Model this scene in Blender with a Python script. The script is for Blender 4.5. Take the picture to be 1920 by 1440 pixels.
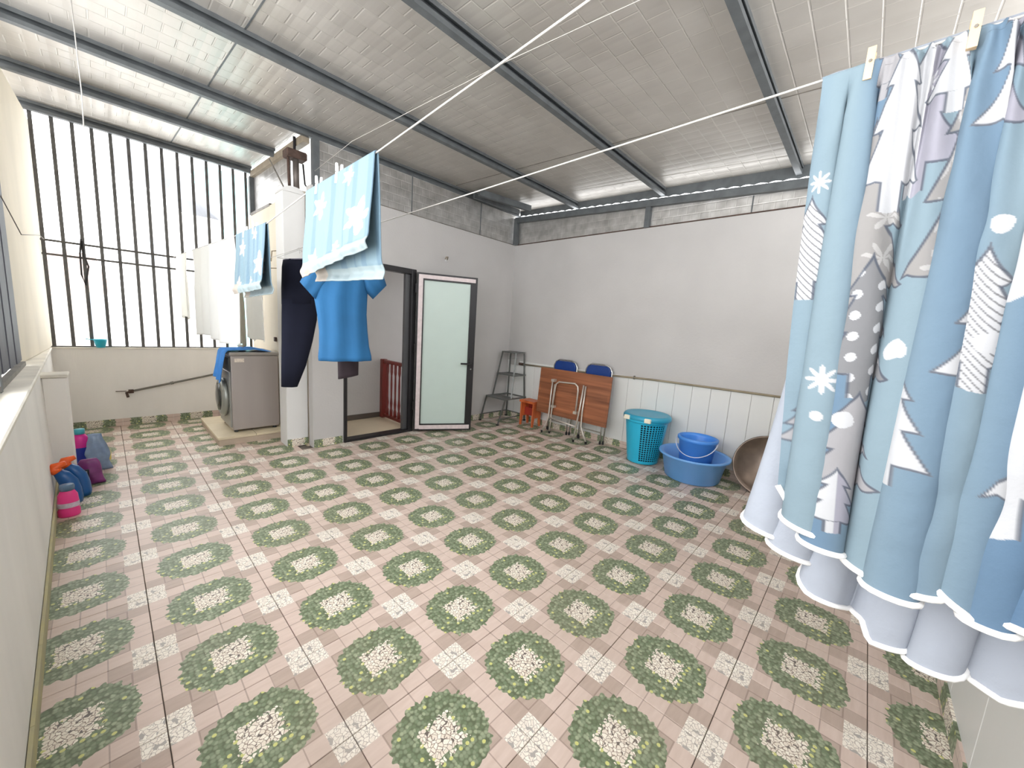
import bpy, bmesh, math, random
import numpy as np
from mathutils import Vector, Matrix
random.seed(7); np.random.seed(7)
scene = bpy.context.scene
COL = scene.collection
for o in list(bpy.data.objects): bpy.data.objects.remove(o)

# ------------------------------------------------------------------ camera
S = 0.45                       # metres per floor tile; the layout below is measured in floor tiles
FPX, YAW, PITCH, ROLL = 710.19, 0.82562, -0.144215, 0.064919
CAM = np.array([1.3527, -3.0254, 3.2524])
_f = np.array([math.sin(YAW)*math.cos(PITCH), math.cos(YAW)*math.cos(PITCH), math.sin(PITCH)])
_r = np.array([math.cos(YAW), -math.sin(YAW), 0.0]); _u = np.cross(_r, _f)
_r, _u = _r*math.cos(ROLL)+_u*math.sin(ROLL), -_r*math.sin(ROLL)+_u*math.cos(ROLL)
cd = bpy.data.cameras.new('camera'); cam = bpy.data.objects.new('camera', cd); COL.objects.link(cam)
cd.sensor_width = 36; cd.lens = 36*FPX/1920; cd.clip_start = 0.02; cd.clip_end = 300
m4 = Matrix.Identity(4)
for i in range(3):
    m4[i][0] = _r[i]; m4[i][1] = _u[i]; m4[i][2] = -_f[i]; m4[i][3] = CAM[i]*S
cam.matrix_world = m4
scene.camera = cam

# ------------------------------------------------------------------ light: a bright overcast sky
w = bpy.data.worlds.new('sky'); scene.world = w; w.use_nodes = True
bg = w.node_tree.nodes['Background']
bg.inputs[0].default_value = (0.97, 0.985, 1.0, 1); bg.inputs[1].default_value = 4.2
vs = scene.view_settings
vs.view_transform = 'Standard'; vs.look = 'None'; vs.gamma = 1; vs.use_curve_mapping = False
vs.exposure = 0.42

# ------------------------------------------------------------------ helpers
def ray(px, py): return _f+_r*(px-960)/FPX-_u*(py-720)/FPX
def at(px, py, ax, val):       # pixel on the plane (axis = value), in tiles
    d = ray(px, py); return CAM+d*(val-CAM[ax])/d[ax]
def V(*a): return Vector(a if len(a) == 3 else a[0])

def lin(c):
    c = np.asarray(c, float)/255.0
    return np.where(c <= 0.04045, c/12.92, ((c+0.055)/1.055)**2.4)
def L4(c): return tuple(lin(c))+(1.0,)

MATS = {}
def mat(name, rgb, rough=0.6, metal=0.0, var=0.06, scale=6.0, bump=0.0, bscale=60.0, spec=None, trans=0.0, wood=None, stretch=None):
    if name in MATS: return MATS[name]
    m = bpy.data.materials.new(name); m.use_nodes = True; MATS[name] = m
    nt = m.node_tree; N = nt.nodes; K = nt.links
    b = N['Principled BSDF']
    b.inputs['Roughness'].default_value = rough; b.inputs['Metallic'].default_value = metal
    if spec is not None: b.inputs['Specular IOR Level'].default_value = spec
    tc = N.new('ShaderNodeTexCoord'); src = tc.outputs['Object']
    if stretch:
        mp = N.new('ShaderNodeMapping'); mp.inputs['Scale'].default_value = stretch
        K.new(src, mp.inputs['Vector']); src = mp.outputs['Vector']
    nz = N.new('ShaderNodeTexNoise'); nz.inputs['Scale'].default_value = scale; nz.inputs['Detail'].default_value = 5
    K.new(src, nz.inputs['Vector'])
    rp = N.new('ShaderNodeValToRGB'); c = lin(rgb); c2 = lin(wood) if wood is not None else c
    rp.color_ramp.elements[0].position = 0.3; rp.color_ramp.elements[1].position = 0.7
    rp.color_ramp.elements[0].color = tuple(np.clip(c*(1-var), 0, 1))+(1,)
    rp.color_ramp.elements[1].color = tuple(np.clip(c2*(1+var), 0, 1))+(1,)
    K.new(nz.outputs['Fac'], rp.inputs['Fac']); K.new(rp.outputs['Color'], b.inputs['Base Color'])
    if bump:
        n2 = N.new('ShaderNodeTexNoise'); n2.inputs['Scale'].default_value = bscale; n2.inputs['Detail'].default_value = 4
        K.new(src, n2.inputs['Vector'])
        bp = N.new('ShaderNodeBump'); bp.inputs['Strength'].default_value = bump; bp.inputs['Distance'].default_value = 0.01
        K.new(n2.outputs['Fac'], bp.inputs['Height']); K.new(bp.outputs['Normal'], b.inputs['Normal'])
    if trans:
        t = N.new('ShaderNodeBsdfTranslucent'); K.new(rp.outputs['Color'], t.inputs['Color'])
        mx = N.new('ShaderNodeMixShader'); mx.inputs[0].default_value = trans
        K.new(b.outputs[0], mx.inputs[1]); K.new(t.outputs[0], mx.inputs[2])
        K.new(mx.outputs[0], N['Material Output'].inputs['Surface'])
    return m

def cloth_mat(name, rough=0.85, trans=0.25):     # printed cloth: print and any painted shade are stored per vertex, the weave is procedural
    m = bpy.data.materials.new(name); m.use_nodes = True; nt = m.node_tree; N = nt.nodes; K = nt.links
    b = N['Principled BSDF']; b.inputs['Roughness'].default_value = rough
    a = N.new('ShaderNodeAttribute'); a.attribute_name = 'Col'
    tc = N.new('ShaderNodeTexCoord'); nz = N.new('ShaderNodeTexNoise'); nz.inputs['Scale'].default_value = 35; nz.inputs['Detail'].default_value = 6
    K.new(tc.outputs['Object'], nz.inputs['Vector'])
    bp = N.new('ShaderNodeBump'); bp.inputs['Strength'].default_value = 0.25; bp.inputs['Distance'].default_value = 0.01
    K.new(nz.outputs['Fac'], bp.inputs['Height']); K.new(bp.outputs['Normal'], b.inputs['Normal'])
    K.new(a.outputs['Color'], b.inputs['Base Color'])
    t = N.new('ShaderNodeBsdfTranslucent'); K.new(a.outputs['Color'], t.inputs['Color'])
    mx = N.new('ShaderNodeMixShader'); mx.inputs[0].default_value = trans
    K.new(b.outputs[0], mx.inputs[1]); K.new(t.outputs[0], mx.inputs[2]); K.new(mx.outputs[0], N['Material Output'].inputs['Surface'])
    return m

def tag(o, label=None, cat=None, group=None, kind=None):
    if label: o['label'] = label
    if cat: o['category'] = cat
    if group: o['group'] = group
    if kind: o['kind'] = kind
    return o
def empty(name, loc, label=None, cat=None, group=None, kind=None):   # loc in metres
    o = bpy.data.objects.new(name, None); o.empty_display_size = 0.1
    COL.objects.link(o); o.location = loc
    return tag(o, label, cat, group, kind)
def wpos(o):
    p = Vector((0, 0, 0))
    while o: p = p+Vector(o.location); o = o.parent
    return p

class MB:
    """collects geometry in metres"""
    def __init__(s): s.v = []; s.f = []; s.col = None
    def add(s, vs, fs):
        n = len(s.v); s.v += [Vector(q) for q in vs]; s.f += [tuple(i+n for i in q) for q in fs]; return s
    def box(s, a, b):
        x0, y0, z0 = a; x1, y1, z1 = b
        return s.add([(x0,y0,z0),(x1,y0,z0),(x1,y1,z0),(x0,y1,z0),(x0,y0,z1),(x1,y0,z1),(x1,y1,z1),(x0,y1,z1)],
              [(0,3,2,1),(4,5,6,7),(0,1,5,4),(1,2,6,5),(2,3,7,6),(3,0,4,7)])
    def bar(s, a, b, wd, ht, up=(0,0,1)):     # box-section bar from a to b
        a = Vector(a); b = Vector(b); d = (b-a).normalized(); up = Vector(up)
        if abs(d.dot(up)) > 0.98: up = Vector((1,0,0))
        sd = d.cross(up).normalized(); uu = sd.cross(d)
        vs = [p+sd*(i*wd/2)+uu*(j*ht/2) for p in (a,b) for (i,j) in ((-1,-1),(1,-1),(1,1),(-1,1))]
        return s.add(vs, [(0,1,2,3),(7,6,5,4),(0,4,5,1),(1,5,6,2),(2,6,7,3),(3,7,4,0)])
    def tube(s, pts, r, n=8, caps=True, closed=False):
        P = [Vector(q) for q in pts]; m = len(P); rr = r if isinstance(r, (list, tuple)) else [r]*m
        base = len(s.v); prev = None
        for i, q in enumerate(P):
            if closed: t = P[(i+1) % m]-P[i-1]
            else: t = P[min(i+1, m-1)]-P[max(i-1, 0)]
            t.normalize()
            if prev is None:
                nn = t.cross(Vector((0,0,1)))
                if nn.length < 1e-3: nn = t.cross(Vector((1,0,0)))
            else: nn = prev-t*prev.dot(t)
            nn.normalize(); prev = nn; bb = t.cross(nn)
            for k in range(n):
                a = 2*math.pi*k/n; s.v.append(q+(nn*math.cos(a)+bb*math.sin(a))*rr[i])
        for i in range(m if closed else m-1):
            j = (i+1) % m
            for k in range(n):
                k2 = (k+1) % n
                s.f.append((base+i*n+k, base+i*n+k2, base+j*n+k2, base+j*n+k))
        if caps and not closed:
            s.f.append(tuple(base+k for k in reversed(range(n)))); s.f.append(tuple(base+(m-1)*n+k for k in range(n)))
        return s
    def lathe(s, prof, n=24, tf=None, sx=1.0, sy=1.0, caps=(True, True)):     # profile (r,z) turned about z, then tf
        base = len(s.v); tf = tf or (lambda q: q)
        for (r, z) in prof:
            for k in range(n):
                a = 2*math.pi*k/n; s.v.append(Vector(tf(Vector((r*math.cos(a)*sx, r*math.sin(a)*sy, z)))))
        for i in range(len(prof)-1):
            for k in range(n):
                k2 = (k+1) % n; s.f.append((base+i*n+k, base+i*n+k2, base+(i+1)*n+k2, base+(i+1)*n+k))
        if caps[0]: s.f.append(tuple(base+k for k in reversed(range(n))))
        if caps[1]: s.f.append(tuple(base+(len(prof)-1)*n+k for k in range(n)))
        return s
    def prism(s, poly, d):                    # planar polygon extruded by vector d
        P = [Vector(q) for q in poly]; d = Vector(d); n = len(P)
        return s.add(P+[q+d for q in P], [tuple(reversed(range(n))), tuple(range(n, 2*n))]+[(i,(i+1)%n,(i+1)%n+n,i+n) for i in range(n)])
    def grid(s, A):                           # A: (nu, nv, 3) array in metres
        nu, nv = A.shape[:2]; base = len(s.v)
        s.v += [Vector(q) for q in A.reshape(-1, 3).tolist()]
        for i in range(nu-1):
            for j in range(nv-1):
                a = base+i*nv+j; s.f.append((a, a+nv, a+nv+1, a+1))
        return s
    def mesh(s, name, off=Vector((0,0,0))):
        me = bpy.data.meshes.new(name)
        me.from_pydata([tuple(q-off) for q in s.v], [], s.f); me.update(); return me
    def build(s, name, material, parent=None, smooth=False, bevel=0.0, origin=None, solid=0.0, seg=1):
        if parent is not None: off = wpos(parent); loc = Vector((0,0,0))
        elif origin is not None: off = Vector(origin); loc = off
        else:
            xs = [q.x for q in s.v]; ys = [q.y for q in s.v]; zs = [q.z for q in s.v]
            off = Vector(((min(xs)+max(xs))/2, (min(ys)+max(ys))/2, min(zs))); loc = off
        me = s.mesh(name, off)
        bm = bmesh.new(); bm.from_mesh(me); bmesh.ops.recalc_face_normals(bm, faces=bm.faces); bm.to_mesh(me); bm.free()
        o = bpy.data.objects.new(name, me); COL.objects.link(o); o.parent = parent; o.location = loc
        if material: me.materials.append(material)
        if smooth: me.shade_smooth()
        if solid: md = o.modifiers.new('solid', 'SOLIDIFY'); md.thickness = solid; md.offset = 0
        if bevel: md = o.modifiers.new('bevel', 'BEVEL'); md.width = bevel; md.segments = seg; md.limit_method = 'ANGLE'
        return o

def grid_mesh(name, A, colors, material, parent=None, solid=0.0):     # fast cloth grid with a per-vertex print
    nu, nv = A.shape[:2]; P = A.reshape(-1, 3)
    off = np.array(wpos(parent)) if parent is not None else np.array([P[:,0].mean(), P[:,1].mean(), P[:,2].min()])
    me = bpy.data.meshes.new(name)
    idx = np.arange(nu*nv).reshape(nu, nv)
    F = np.stack([idx[:-1,:-1], idx[1:,:-1], idx[1:,1:], idx[:-1,1:]], -1).reshape(-1, 4)
    me.vertices.add(nu*nv); me.vertices.foreach_set('co', (P-off).astype(np.float32).ravel())
    me.loops.add(F.size); me.loops.foreach_set('vertex_index', F.astype(np.int32).ravel())
    me.polygons.add(len(F)); me.polygons.foreach_set('loop_start', np.arange(0, F.size, 4, dtype=np.int32))
    me.update(calc_edges=True); me.validate()
    if colors is not None:
        ca = me.color_attributes.new('Col', 'FLOAT_COLOR', 'POINT')
        c4 = np.ones((nu*nv, 4), np.float32); c4[:, :3] = colors.reshape(-1, 3); ca.data.foreach_set('color', c4.ravel())
    me.materials.append(material); me.shade_smooth()
    o = bpy.data.objects.new(name, me); COL.objects.link(o); o.parent = parent
    if parent is None: o.location = off
    if solid: md = o.modifiers.new('solid', 'SOLIDIFY'); md.thickness = solid; md.offset = 0
    return o
def T(*a): return Vector(a if len(a) == 3 else a[0])*S

# ------------------------------------------------------------------ materials
M = {}
M['plaster'] = mat('plaster', (192,189,187), 0.8, var=0.05, scale=1.6, bump=0.15, bscale=40)
M['parapet'] = mat('parapet_paint', (236,232,226), 0.75, var=0.07, scale=2.2, bump=0.15, bscale=30, stretch=(1,1,0.25))
M['cream'] = mat('cream_plaster', (225,215,196), 0.8, var=0.09, scale=2.5, bump=0.2, bscale=25, stretch=(1,1,0.3))
M['coping'] = mat('coping_cement', (226,220,208), 0.8, var=0.14, scale=5, bump=0.2, bscale=30)
M['white_wall'] = mat('white_paint', (218,217,215), 0.7, var=0.04, scale=2)
M['plank'] = mat('white_cladding', (222,222,219), 0.42, var=0.03, scale=1.5, stretch=(1,1,0.2))
M['steel'] = mat('painted_steel', (98,102,104), 0.5, 0.3, var=0.18, scale=9, bump=0.1, bscale=70)
M['rail'] = mat('dull_steel', (118,112,104), 0.55, 0.4, var=0.25, scale=12)
M['tan'] = mat('tan_steel', (150,138,120), 0.6, 0.1, var=0.15, scale=8)
M['barm'] = mat('grille_steel', (92,90,88), 0.5, 0.4, var=0.25, scale=14)
M['black'] = mat('black_aluminium', (40,38,40), 0.4, 0.3, var=0.1)
M['film'] = mat('protective_film', (212,198,198), 0.4, var=0.09, scale=25)
M['cord'] = mat('white_cord', (188,184,178), 0.7, var=0.05, scale=30)
M['rust'] = mat('rusty_steel', (84,66,58), 0.8, 0.2, var=0.35, scale=20, bump=0.2)
M['pipe'] = mat('grey_pipe', (120,116,108), 0.5, 0.2, var=0.2, scale=10)
M['grout'] = mat('grout', (104,96,88), 0.9, var=0.2, scale=20)
M['concrete'] = mat('concrete', (150,146,140), 0.9, var=0.1, scale=8)

def tile_material():
    m = bpy.data.materials.new('printed_floor_tile'); m.use_nodes = True
    nt = m.node_tree; N = nt.nodes; K = nt.links; b = N['Principled BSDF']
    def val(x):
        return x
    def math_(op, a, c=None, d=None, clamp=False):
        n = N.new('ShaderNodeMath'); n.operation = op; n.use_clamp = clamp
        for i, q in enumerate((a, c, d)):
            if q is None: continue
            if isinstance(q, (int, float)): n.inputs[i].default_value = q
            else: K.new(q, n.inputs[i])
        return n.outputs[0]
    def mix(fac, a, c):
        n = N.new('ShaderNodeMix'); n.data_type = 'RGBA'
        if isinstance(fac, (int, float)): n.inputs[0].default_value = fac
        else: K.new(fac, n.inputs[0])
        for i, q in ((6, a), (7, c)):
            if isinstance(q, tuple): n.inputs[i].default_value = q
            else: K.new(q, n.inputs[i])
        return n.outputs[2]
    def step(x, lo, hi):
        n = N.new('ShaderNodeMapRange'); n.inputs[1].default_value = lo; n.inputs[2].default_value = hi
        K.new(x, n.inputs[0]); return n.outputs[0]
    tc = N.new('ShaderNodeTexCoord'); oi = N.new('ShaderNodeObjectInfo')
    sc = N.new('ShaderNodeVectorMath'); sc.operation = 'SCALE'; sc.inputs[3].default_value = 1/S
    K.new(tc.outputs['Object'], sc.inputs[0])
    sp = N.new('ShaderNodeSeparateXYZ'); K.new(sc.outputs[0], sp.inputs[0]); x, y = sp.outputs[0], sp.outputs[1]
    ax, ay = math_('ABSOLUTE', x), math_('ABSOLUTE', y)
    # a little of each tile's own pattern
    cb = N.new('ShaderNodeCombineXYZ'); K.new(math_('MULTIPLY', oi.outputs['Random'], 40.0), cb.inputs[2])
    off = N.new('ShaderNodeVectorMath'); off.operation = 'ADD'; K.new(sc.outputs[0], off.inputs[0]); K.new(cb.outputs[0], off.inputs[1])
    P = off.outputs[0]
    def noise(s, det=3):
        n = N.new('ShaderNodeTexNoise'); n.inputs['Scale'].default_value = s; n.inputs['Detail'].default_value = det; K.new(P, n.inputs['Vector']); return n.outputs['Fac']
    def vor(s, feat='F1'):
        n = N.new('ShaderNodeTexVoronoi'); n.voronoi_dimensions = '2D'; n.feature = feat; n.inputs['Scale'].default_value = s; K.new(P, n.inputs['Vector']); return n
    # slabs: pink strips with wood-like grain, browner inner corners
    gm = N.new('ShaderNodeMapping'); gm.inputs['Rotation'].default_value = (0,0,0.9); gm.inputs['Scale'].default_value = (3,16,1); K.new(P, gm.inputs['Vector'])
    gn = N.new('ShaderNodeTexNoise'); gn.inputs['Scale'].default_value = 1.5; gn.inputs['Detail'].default_value = 5; K.new(gm.outputs[0], gn.inputs['Vector'])
    pink = mix(gn.outputs['Fac'], L4((222,203,192)), L4((200,178,165)))
    brown = mix(gn.outputs['Fac'], L4((200,180,167)), L4((170,151,139)))
    mx = math_('MAXIMUM', ax, ay)
    strip = math_('GREATER_THAN', mx, 0.335)
    # a second, darker stone on alternate halves of the strips
    alt = math_('MULTIPLY', math_('GREATER_THAN', math_('MULTIPLY', x, y), 0.0), math_('LESS_THAN', math_('ABSOLUTE', math_('SUBTRACT', math_('MINIMUM', ax, ay), 0.27)), 0.075))
    col = mix(strip, brown, mix(alt, pink, brown))
    # joints printed on the tile
    lw = 0.006
    jl = math_('LESS_THAN', math_('ABSOLUTE', math_('SUBTRACT', mx, 0.335)), lw)
    jl2 = math_('MULTIPLY', strip, math_('LESS_THAN', math_('ABSOLUTE', math_('SUBTRACT', math_('MINIMUM', ax, ay), 0.19)), lw*0.8))
    jl3 = math_('MULTIPLY', strip, math_('LESS_THAN', math_('MINIMUM', ax, ay), lw*0.9))
    joints = math_('MULTIPLY', math_('MAXIMUM', jl3, math_('MAXIMUM', jl, jl2)), 0.5)
    col = mix(joints, col, L4((128,108,98)))
    # pebbles
    wn_ = N.new('ShaderNodeTexNoise'); wn_.inputs['Scale'].default_value = 22; K.new(P, wn_.inputs['Vector'])
    wm_ = N.new('ShaderNodeVectorMath'); wm_.operation = 'SCALE'; wm_.inputs[3].default_value = 0.045; K.new(wn_.outputs['Color'], wm_.inputs[0])
    wa_ = N.new('ShaderNodeVectorMath'); K.new(P, wa_.inputs[0]); K.new(wm_.outputs[0], wa_.inputs[1]); P0 = P; P = wa_.outputs[0]
    ve = vor(30, 'DISTANCE_TO_EDGE'); vc = vor(30)
    peb = mix(math_('LESS_THAN', ve.outputs['Distance'], 0.075), mix(math_('MULTIPLY', vc.outputs['Color'], 1.0), L4((250,244,230)), L4((226,212,196))), L4((150,132,118)))
    dark = math_('GREATER_THAN', vor(21).outputs['Distance'], 0.66)
    peb = mix(dark, peb, L4((110,100,94))); P = P0
    corner = math_('MULTIPLY', math_('GREATER_THAN', math_('ADD', ax, math_('MULTIPLY', math_('SUBTRACT', noise(30), 0.5), 0.02)), 0.345), math_('GREATER_THAN', ay, 0.345))
    wpeb = mix(0.35, peb, L4((246,240,232)))
    col = mix(corner, col, wpeb)
    # the wreath of leaves
    r = math_('POWER', math_('ADD', math_('POWER', ax, 2.3), math_('POWER', ay, 2.3)), 1/2.3)
    wl = vor(17); wob = math_('MULTIPLY', math_('SUBTRACT', wl.outputs['Distance'], 0.4), 0.055)
    rw = math_('ADD', math_('ADD', r, wob), math_('MULTIPLY', math_('SUBTRACT', noise(9), 0.5), 0.05))
    ring = math_('LESS_THAN', rw, 0.372)
    lc = N.new('ShaderNodeValToRGB'); e = lc.color_ramp.elements
    e[0].position = 0.0; e[0].color = L4((108,120,92)); e[1].position = 1.0; e[1].color = L4((164,172,142))
    e2 = lc.color_ramp.elements.new(0.35); e2.color = L4((122,136,108)); e3 = lc.color_ramp.elements.new(0.65); e3.color = L4((140,150,124))
    sx = N.new('ShaderNodeSeparateXYZ'); lv = vor(32); K.new(lv.outputs['Color'], sx.inputs[0]); K.new(sx.outputs[0], lc.inputs['Fac'])
    leaf = mix(step(lv.outputs['Distance'], 0.35, 0.75), lc.outputs['Color'], L4((98,106,82)))
    ys = vor(13); sy = N.new('ShaderNodeSeparateXYZ'); K.new(ys.outputs['Color'], sy.inputs[0])
    yel = math_('MULTIPLY', math_('GREATER_THAN', sy.outputs[1], 0.62), math_('LESS_THAN', ys.outputs['Distance'], 0.2))
    leaf = mix(yel, leaf, L4((206,206,132)))
    col = mix(ring, col, leaf)
    inner = math_('LESS_THAN', math_('ADD', mx, math_('MULTIPLY', math_('SUBTRACT', vc.outputs['Distance'], 0.4), 0.09)), 0.145)
    col = mix(inner, col, peb)
    # grime, in world space so that it runs over several tiles
    gt = N.new('ShaderNodeNewGeometry'); gz = N.new('ShaderNodeTexNoise'); gz.inputs['Scale'].default_value = 1.3; gz.inputs['Detail'].default_value = 6
    K.new(gt.outputs['Position'], gz.inputs['Vector'])
    col = mix(math_('MULTIPLY', step(gz.outputs['Fac'], 0.5, 0.75), 0.25), col, L4((150,136,120)))
    K.new(col, b.inputs['Base Color']); b.inputs['Roughness'].default_value = 0.42; b.inputs['Specular IOR Level'].default_value = 0.4
    return m
M['tile'] = tile_material()

def foil_material(name, rgb, sx, sy, rot=0.0):
    m = bpy.data.materials.new(name); m.use_nodes = True; nt = m.node_tree; N = nt.nodes; K = nt.links; b = N['Principled BSDF']
    tc = N.new('ShaderNodeTexCoord'); mp = N.new('ShaderNodeMapping'); 
    if rot:          # upright panels: run the courses along the wall
        sw = N.new('ShaderNodeSeparateXYZ'); cw = N.new('ShaderNodeCombineXYZ'); ad = N.new('ShaderNodeMath'); K.new(tc.outputs['Object'], sw.inputs[0])
        K.new(sw.outputs[0], ad.inputs[0]); K.new(sw.outputs[1], ad.inputs[1]); K.new(ad.outputs[0], cw.inputs[0]); K.new(sw.outputs[2], cw.inputs[1]); K.new(cw.outputs[0], mp.inputs['Vector'])
    else: K.new(tc.outputs['Object'], mp.inputs['Vector'])
    br = N.new('ShaderNodeTexBrick'); br.inputs['Scale'].default_value = 1.0; br.inputs['Brick Width'].default_value = sx; br.inputs['Row Height'].default_value = sy
    br.inputs['Mortar Size'].default_value = 0.006; br.inputs['Mortar Smooth'].default_value = 0.6
    c = lin(rgb); br.inputs['Color1'].default_value = tuple(c)+(1,); br.inputs['Color2'].default_value = tuple(c*0.94)+(1,); br.inputs['Mortar'].default_value = tuple(np.clip(c*1.08,0,1))+(1,)
    K.new(mp.outputs[0], br.inputs['Vector'])
    nz = N.new('ShaderNodeTexNoise'); nz.inputs['Scale'].default_value = 7.0 if rot else 2.2; nz.inputs['Detail'].default_value = 4; K.new(tc.outputs['Object'], nz.inputs['Vector'])
    mx = N.new('ShaderNodeMix'); mx.data_type = 'RGBA'; mx.blend_type = 'MULTIPLY'; mx.inputs[0].default_value = 1
    rp = N.new('ShaderNodeValToRGB'); rp.color_ramp.elements[0].position = 0.3; rp.color_ramp.elements[1].position = 0.7
    rp.color_ramp.elements[0].color = (0.62,0.61,0.60,1) if rot else (0.84,0.83,0.82,1); rp.color_ramp.elements[1].color = (1,1,1,1)
    K.new(nz.outputs['Fac'], rp.inputs[0]); K.new(br.outputs['Color'], mx.inputs[6]); K.new(rp.outputs['Color'], mx.inputs[7]); K.new(mx.outputs[2], b.inputs['Base Color'])
    bp = N.new('ShaderNodeBump'); bp.inputs['Strength'].default_value = 0.25 if rot else 0.45; bp.inputs['Distance'].default_value = 0.008; bp.invert = True
    K.new(br.outputs['Fac'], bp.inputs['Height']); K.new(bp.outputs['Normal'], b.inputs['Normal'])
    b.inputs['Roughness'].default_value = 0.36; b.inputs['Metallic'].default_value = 0.75 if rot else 0.4
    return m
M['foil'] = foil_material('roof_foil', (197,192,185), 0.17, 0.14)
M['foilwall'] = foil_material('foil_panel', (204,202,199), 0.10, 0.09, 1)

# ------------------------------------------------------------------ the layout, in tiles
def XL(y): return 0.84-0.030*y          # inner face of the left parapet (slightly askew)
XF, YD, YB, YN, XS = 11.62, 6.72, 11.35, -4.05, 4.64
ZP, ZW = 2.10, 6.20
D0, D1, DH = 5.50, 7.55, 4.74           # door opening
def zp(y): return 6.96+0.037*y          # underside of the purlins
PH = 0.20

# floor and its tiles
fl = MB().box(T(-0.6,-4.6,-0.35), T(12.2,12.0,-0.025)).build('floor', M['grout'])
tag(fl, 'terrace floor paved with printed wreath tiles', 'floor', kind='structure')
def tile_mesh(x0, x1, y0, y1, name):
    mb = MB().box((x0*S, y0*S, -0.011), (x1*S, y1*S, 0.0)); me = mb.mesh(name); bm = bmesh.new(); bm.from_mesh(me)
    bmesh.ops.recalc_face_normals(bm, faces=bm.faces)
    top = [e for e in bm.edges if all(v.co.z > -0.001 for v in e.verts)]
    bmesh.ops.bevel(bm, geom=top, offset=0.0015, segments=1, affect='EDGES'); bm.to_mesh(me); bm.free(); me.materials.append(M['tile']); return me
g = 0.0035
full = tile_mesh(-0.5+g, 0.5-g, -0.5+g, 0.5-g, 'floor_tile')
flw = wpos(fl)
for c in range(0, 13):
    for r_ in range(-5, 13):
        x0, x1, y0, y1 = c-0.5, c+0.5, r_-0.5, r_+0.5
        xr = XF; yt = YB
        xl = XL(r_)-0.03
        if x1 <= XS+0.05 or x0 < 4.3: pass
        lim_y = YB if x0 < 4.5 else YD
        cx0, cx1 = max(x0, xl), min(x1, XF); cy0, cy1 = max(y0, YN), min(y1, lim_y)
        if cx1-cx0 < 0.03 or cy1-cy0 < 0.03: continue
        whole = (cx0 == x0 and cx1 == x1 and cy0 == y0 and cy1 == y1)
        me = full if whole else tile_mesh(cx0-c+g, cx1-c-g, cy0-r_+g, cy1-r_-g, 'floor_tile_cut')
        o = bpy.data.objects.new('floor_tile', me); COL.objects.link(o); o.parent = fl
        o.location = Vector((c*S, r_*S, random.uniform(-0.0006, 0.0)))-flw

# left parapet with coping and short pier
def lw_poly(xoff0, xoff1, z0, z1, ya=YN-0.5, yb=YB+0.3):
    return MB().prism([T(XL(ya)+xoff0,ya,z0), T(XL(ya)+xoff1,ya,z0), T(XL(yb)+xoff1,yb,z0), T(XL(yb)+xoff0,yb,z0)], T(0,0,z1-z0))
ya_, yb2 = YN-0.5, YB+0.3
wl = MB().add([T(XL(y_)+o_,y_,z_) for z_, oo in ((0,(-0.45,0)),(ZP-0.06,(-0.45,-0.06))) for (y_, o_) in ((ya_,oo[0]),(ya_,oo[1]),(yb2,oo[1]),(yb2,oo[0]))],
    [(0,3,2,1),(4,5,6,7),(0,1,5,4),(1,2,6,5),(2,3,7,6),(3,0,4,7)]).build('wall_left', M['parapet']); tag(wl, 'grey-white parapet wall beside the detergent bottles', 'wall', kind='structure')
lw_poly(-0.50, -0.035, ZP-0.06, ZP).build('coping', M['coping'], wl, bevel=0.006)
MB().box(T(XL(7.2)-0.05,7.0,0), T(0.86,7.35,1.93)).build('pier', M['parapet'], wl, bevel=0.008)
MB().box(T(XL(7.2)-0.08,6.96,1.93), T(0.88,7.39,1.985)).build('pier_cap', M['coping'], wl, bevel=0.005)
MB().bar(T(XL(-4)-0.36,-4,ZP+0.05), T(XL(7.3)-0.24,7.3,ZP+0.05), 0.03, 0.03).build('rail', M['rail'], wl)
# tall cream wall piece on the parapet, at the corner
wc = MB().prism([T(0.33,7.45,ZP), T(0.12,7.45,ZP), T(0.12,11.6,ZP), T(0.46,11.6,ZP), T(0.46,10.9,ZP)], T(0,0,7.25-ZP)).build('wall_corner', M['cream'], bevel=0.01)
tag(wc, 'tall cream plastered wall piece standing on the left parapet', 'wall', kind='structure')

sc_ = empty('window_2', T(0.36,6.0,ZP), 'dark grey ribbed screen standing on the left parapet', 'screen', kind='structure')
dkg = mat('dark_grey_screen', (84,84,92), 0.6, var=0.12, scale=6, stretch=(1,6,0.3))
for i in range(9): MB().box(T(0.345,4.6+0.315*i,ZP+0.09), T(0.365+0.01*(i%2),4.6+0.315*i+0.305,5.3)).build('slat', dkg, sc_)
# rear parapet
wr = MB().box(T(0.3,YB,0), T(XS+0.3,YB+0.3,ZP-0.03)).build('wall_rear', M['parapet']); tag(wr, 'pale parapet wall below the barred opening', 'wall', kind='structure')
MB().box(T(0.3,YB-0.02,ZP-0.03), T(XS+0.3,YB+0.32,ZP)).build('coping', M['coping'], wr)

# stairwell side wall, door wall, pillar
ws = MB().box(T(XS,7.2,0), T(XS+0.28,YB+0.3,6.15)).build('wall_side', M['cream']); tag(ws, 'cream stairwell wall behind the washing machine', 'wall', kind='structure')
wb = empty('wall_back', T(6,YD,0), 'white wall holding the open glass door', 'wall', kind='structure')
MB().box(T(4.75,YD,0), T(D0,YD+0.26,ZW)).build('wall_section', M['plaster'], wb)
MB().box(T(D0,YD,DH), T(D1,YD+0.26,ZW)).build('wall_section', M['plaster'], wb)
MB().box(T(D1,YD,0), T(XF+0.2,YD+0.26,ZW)).build('wall_section', M['plaster'], wb)
pl = MB().box(T(4.28,7.08,0), T(4.76,7.62,6.02)); pil = pl.build('wall_pillar', M['white_wall'], bevel=0.006)
tag(pil, 'white square pillar beside the washing machine', 'pillar', kind='structure')
ang = [math.pi*i/10 for i in range(11)]
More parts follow.
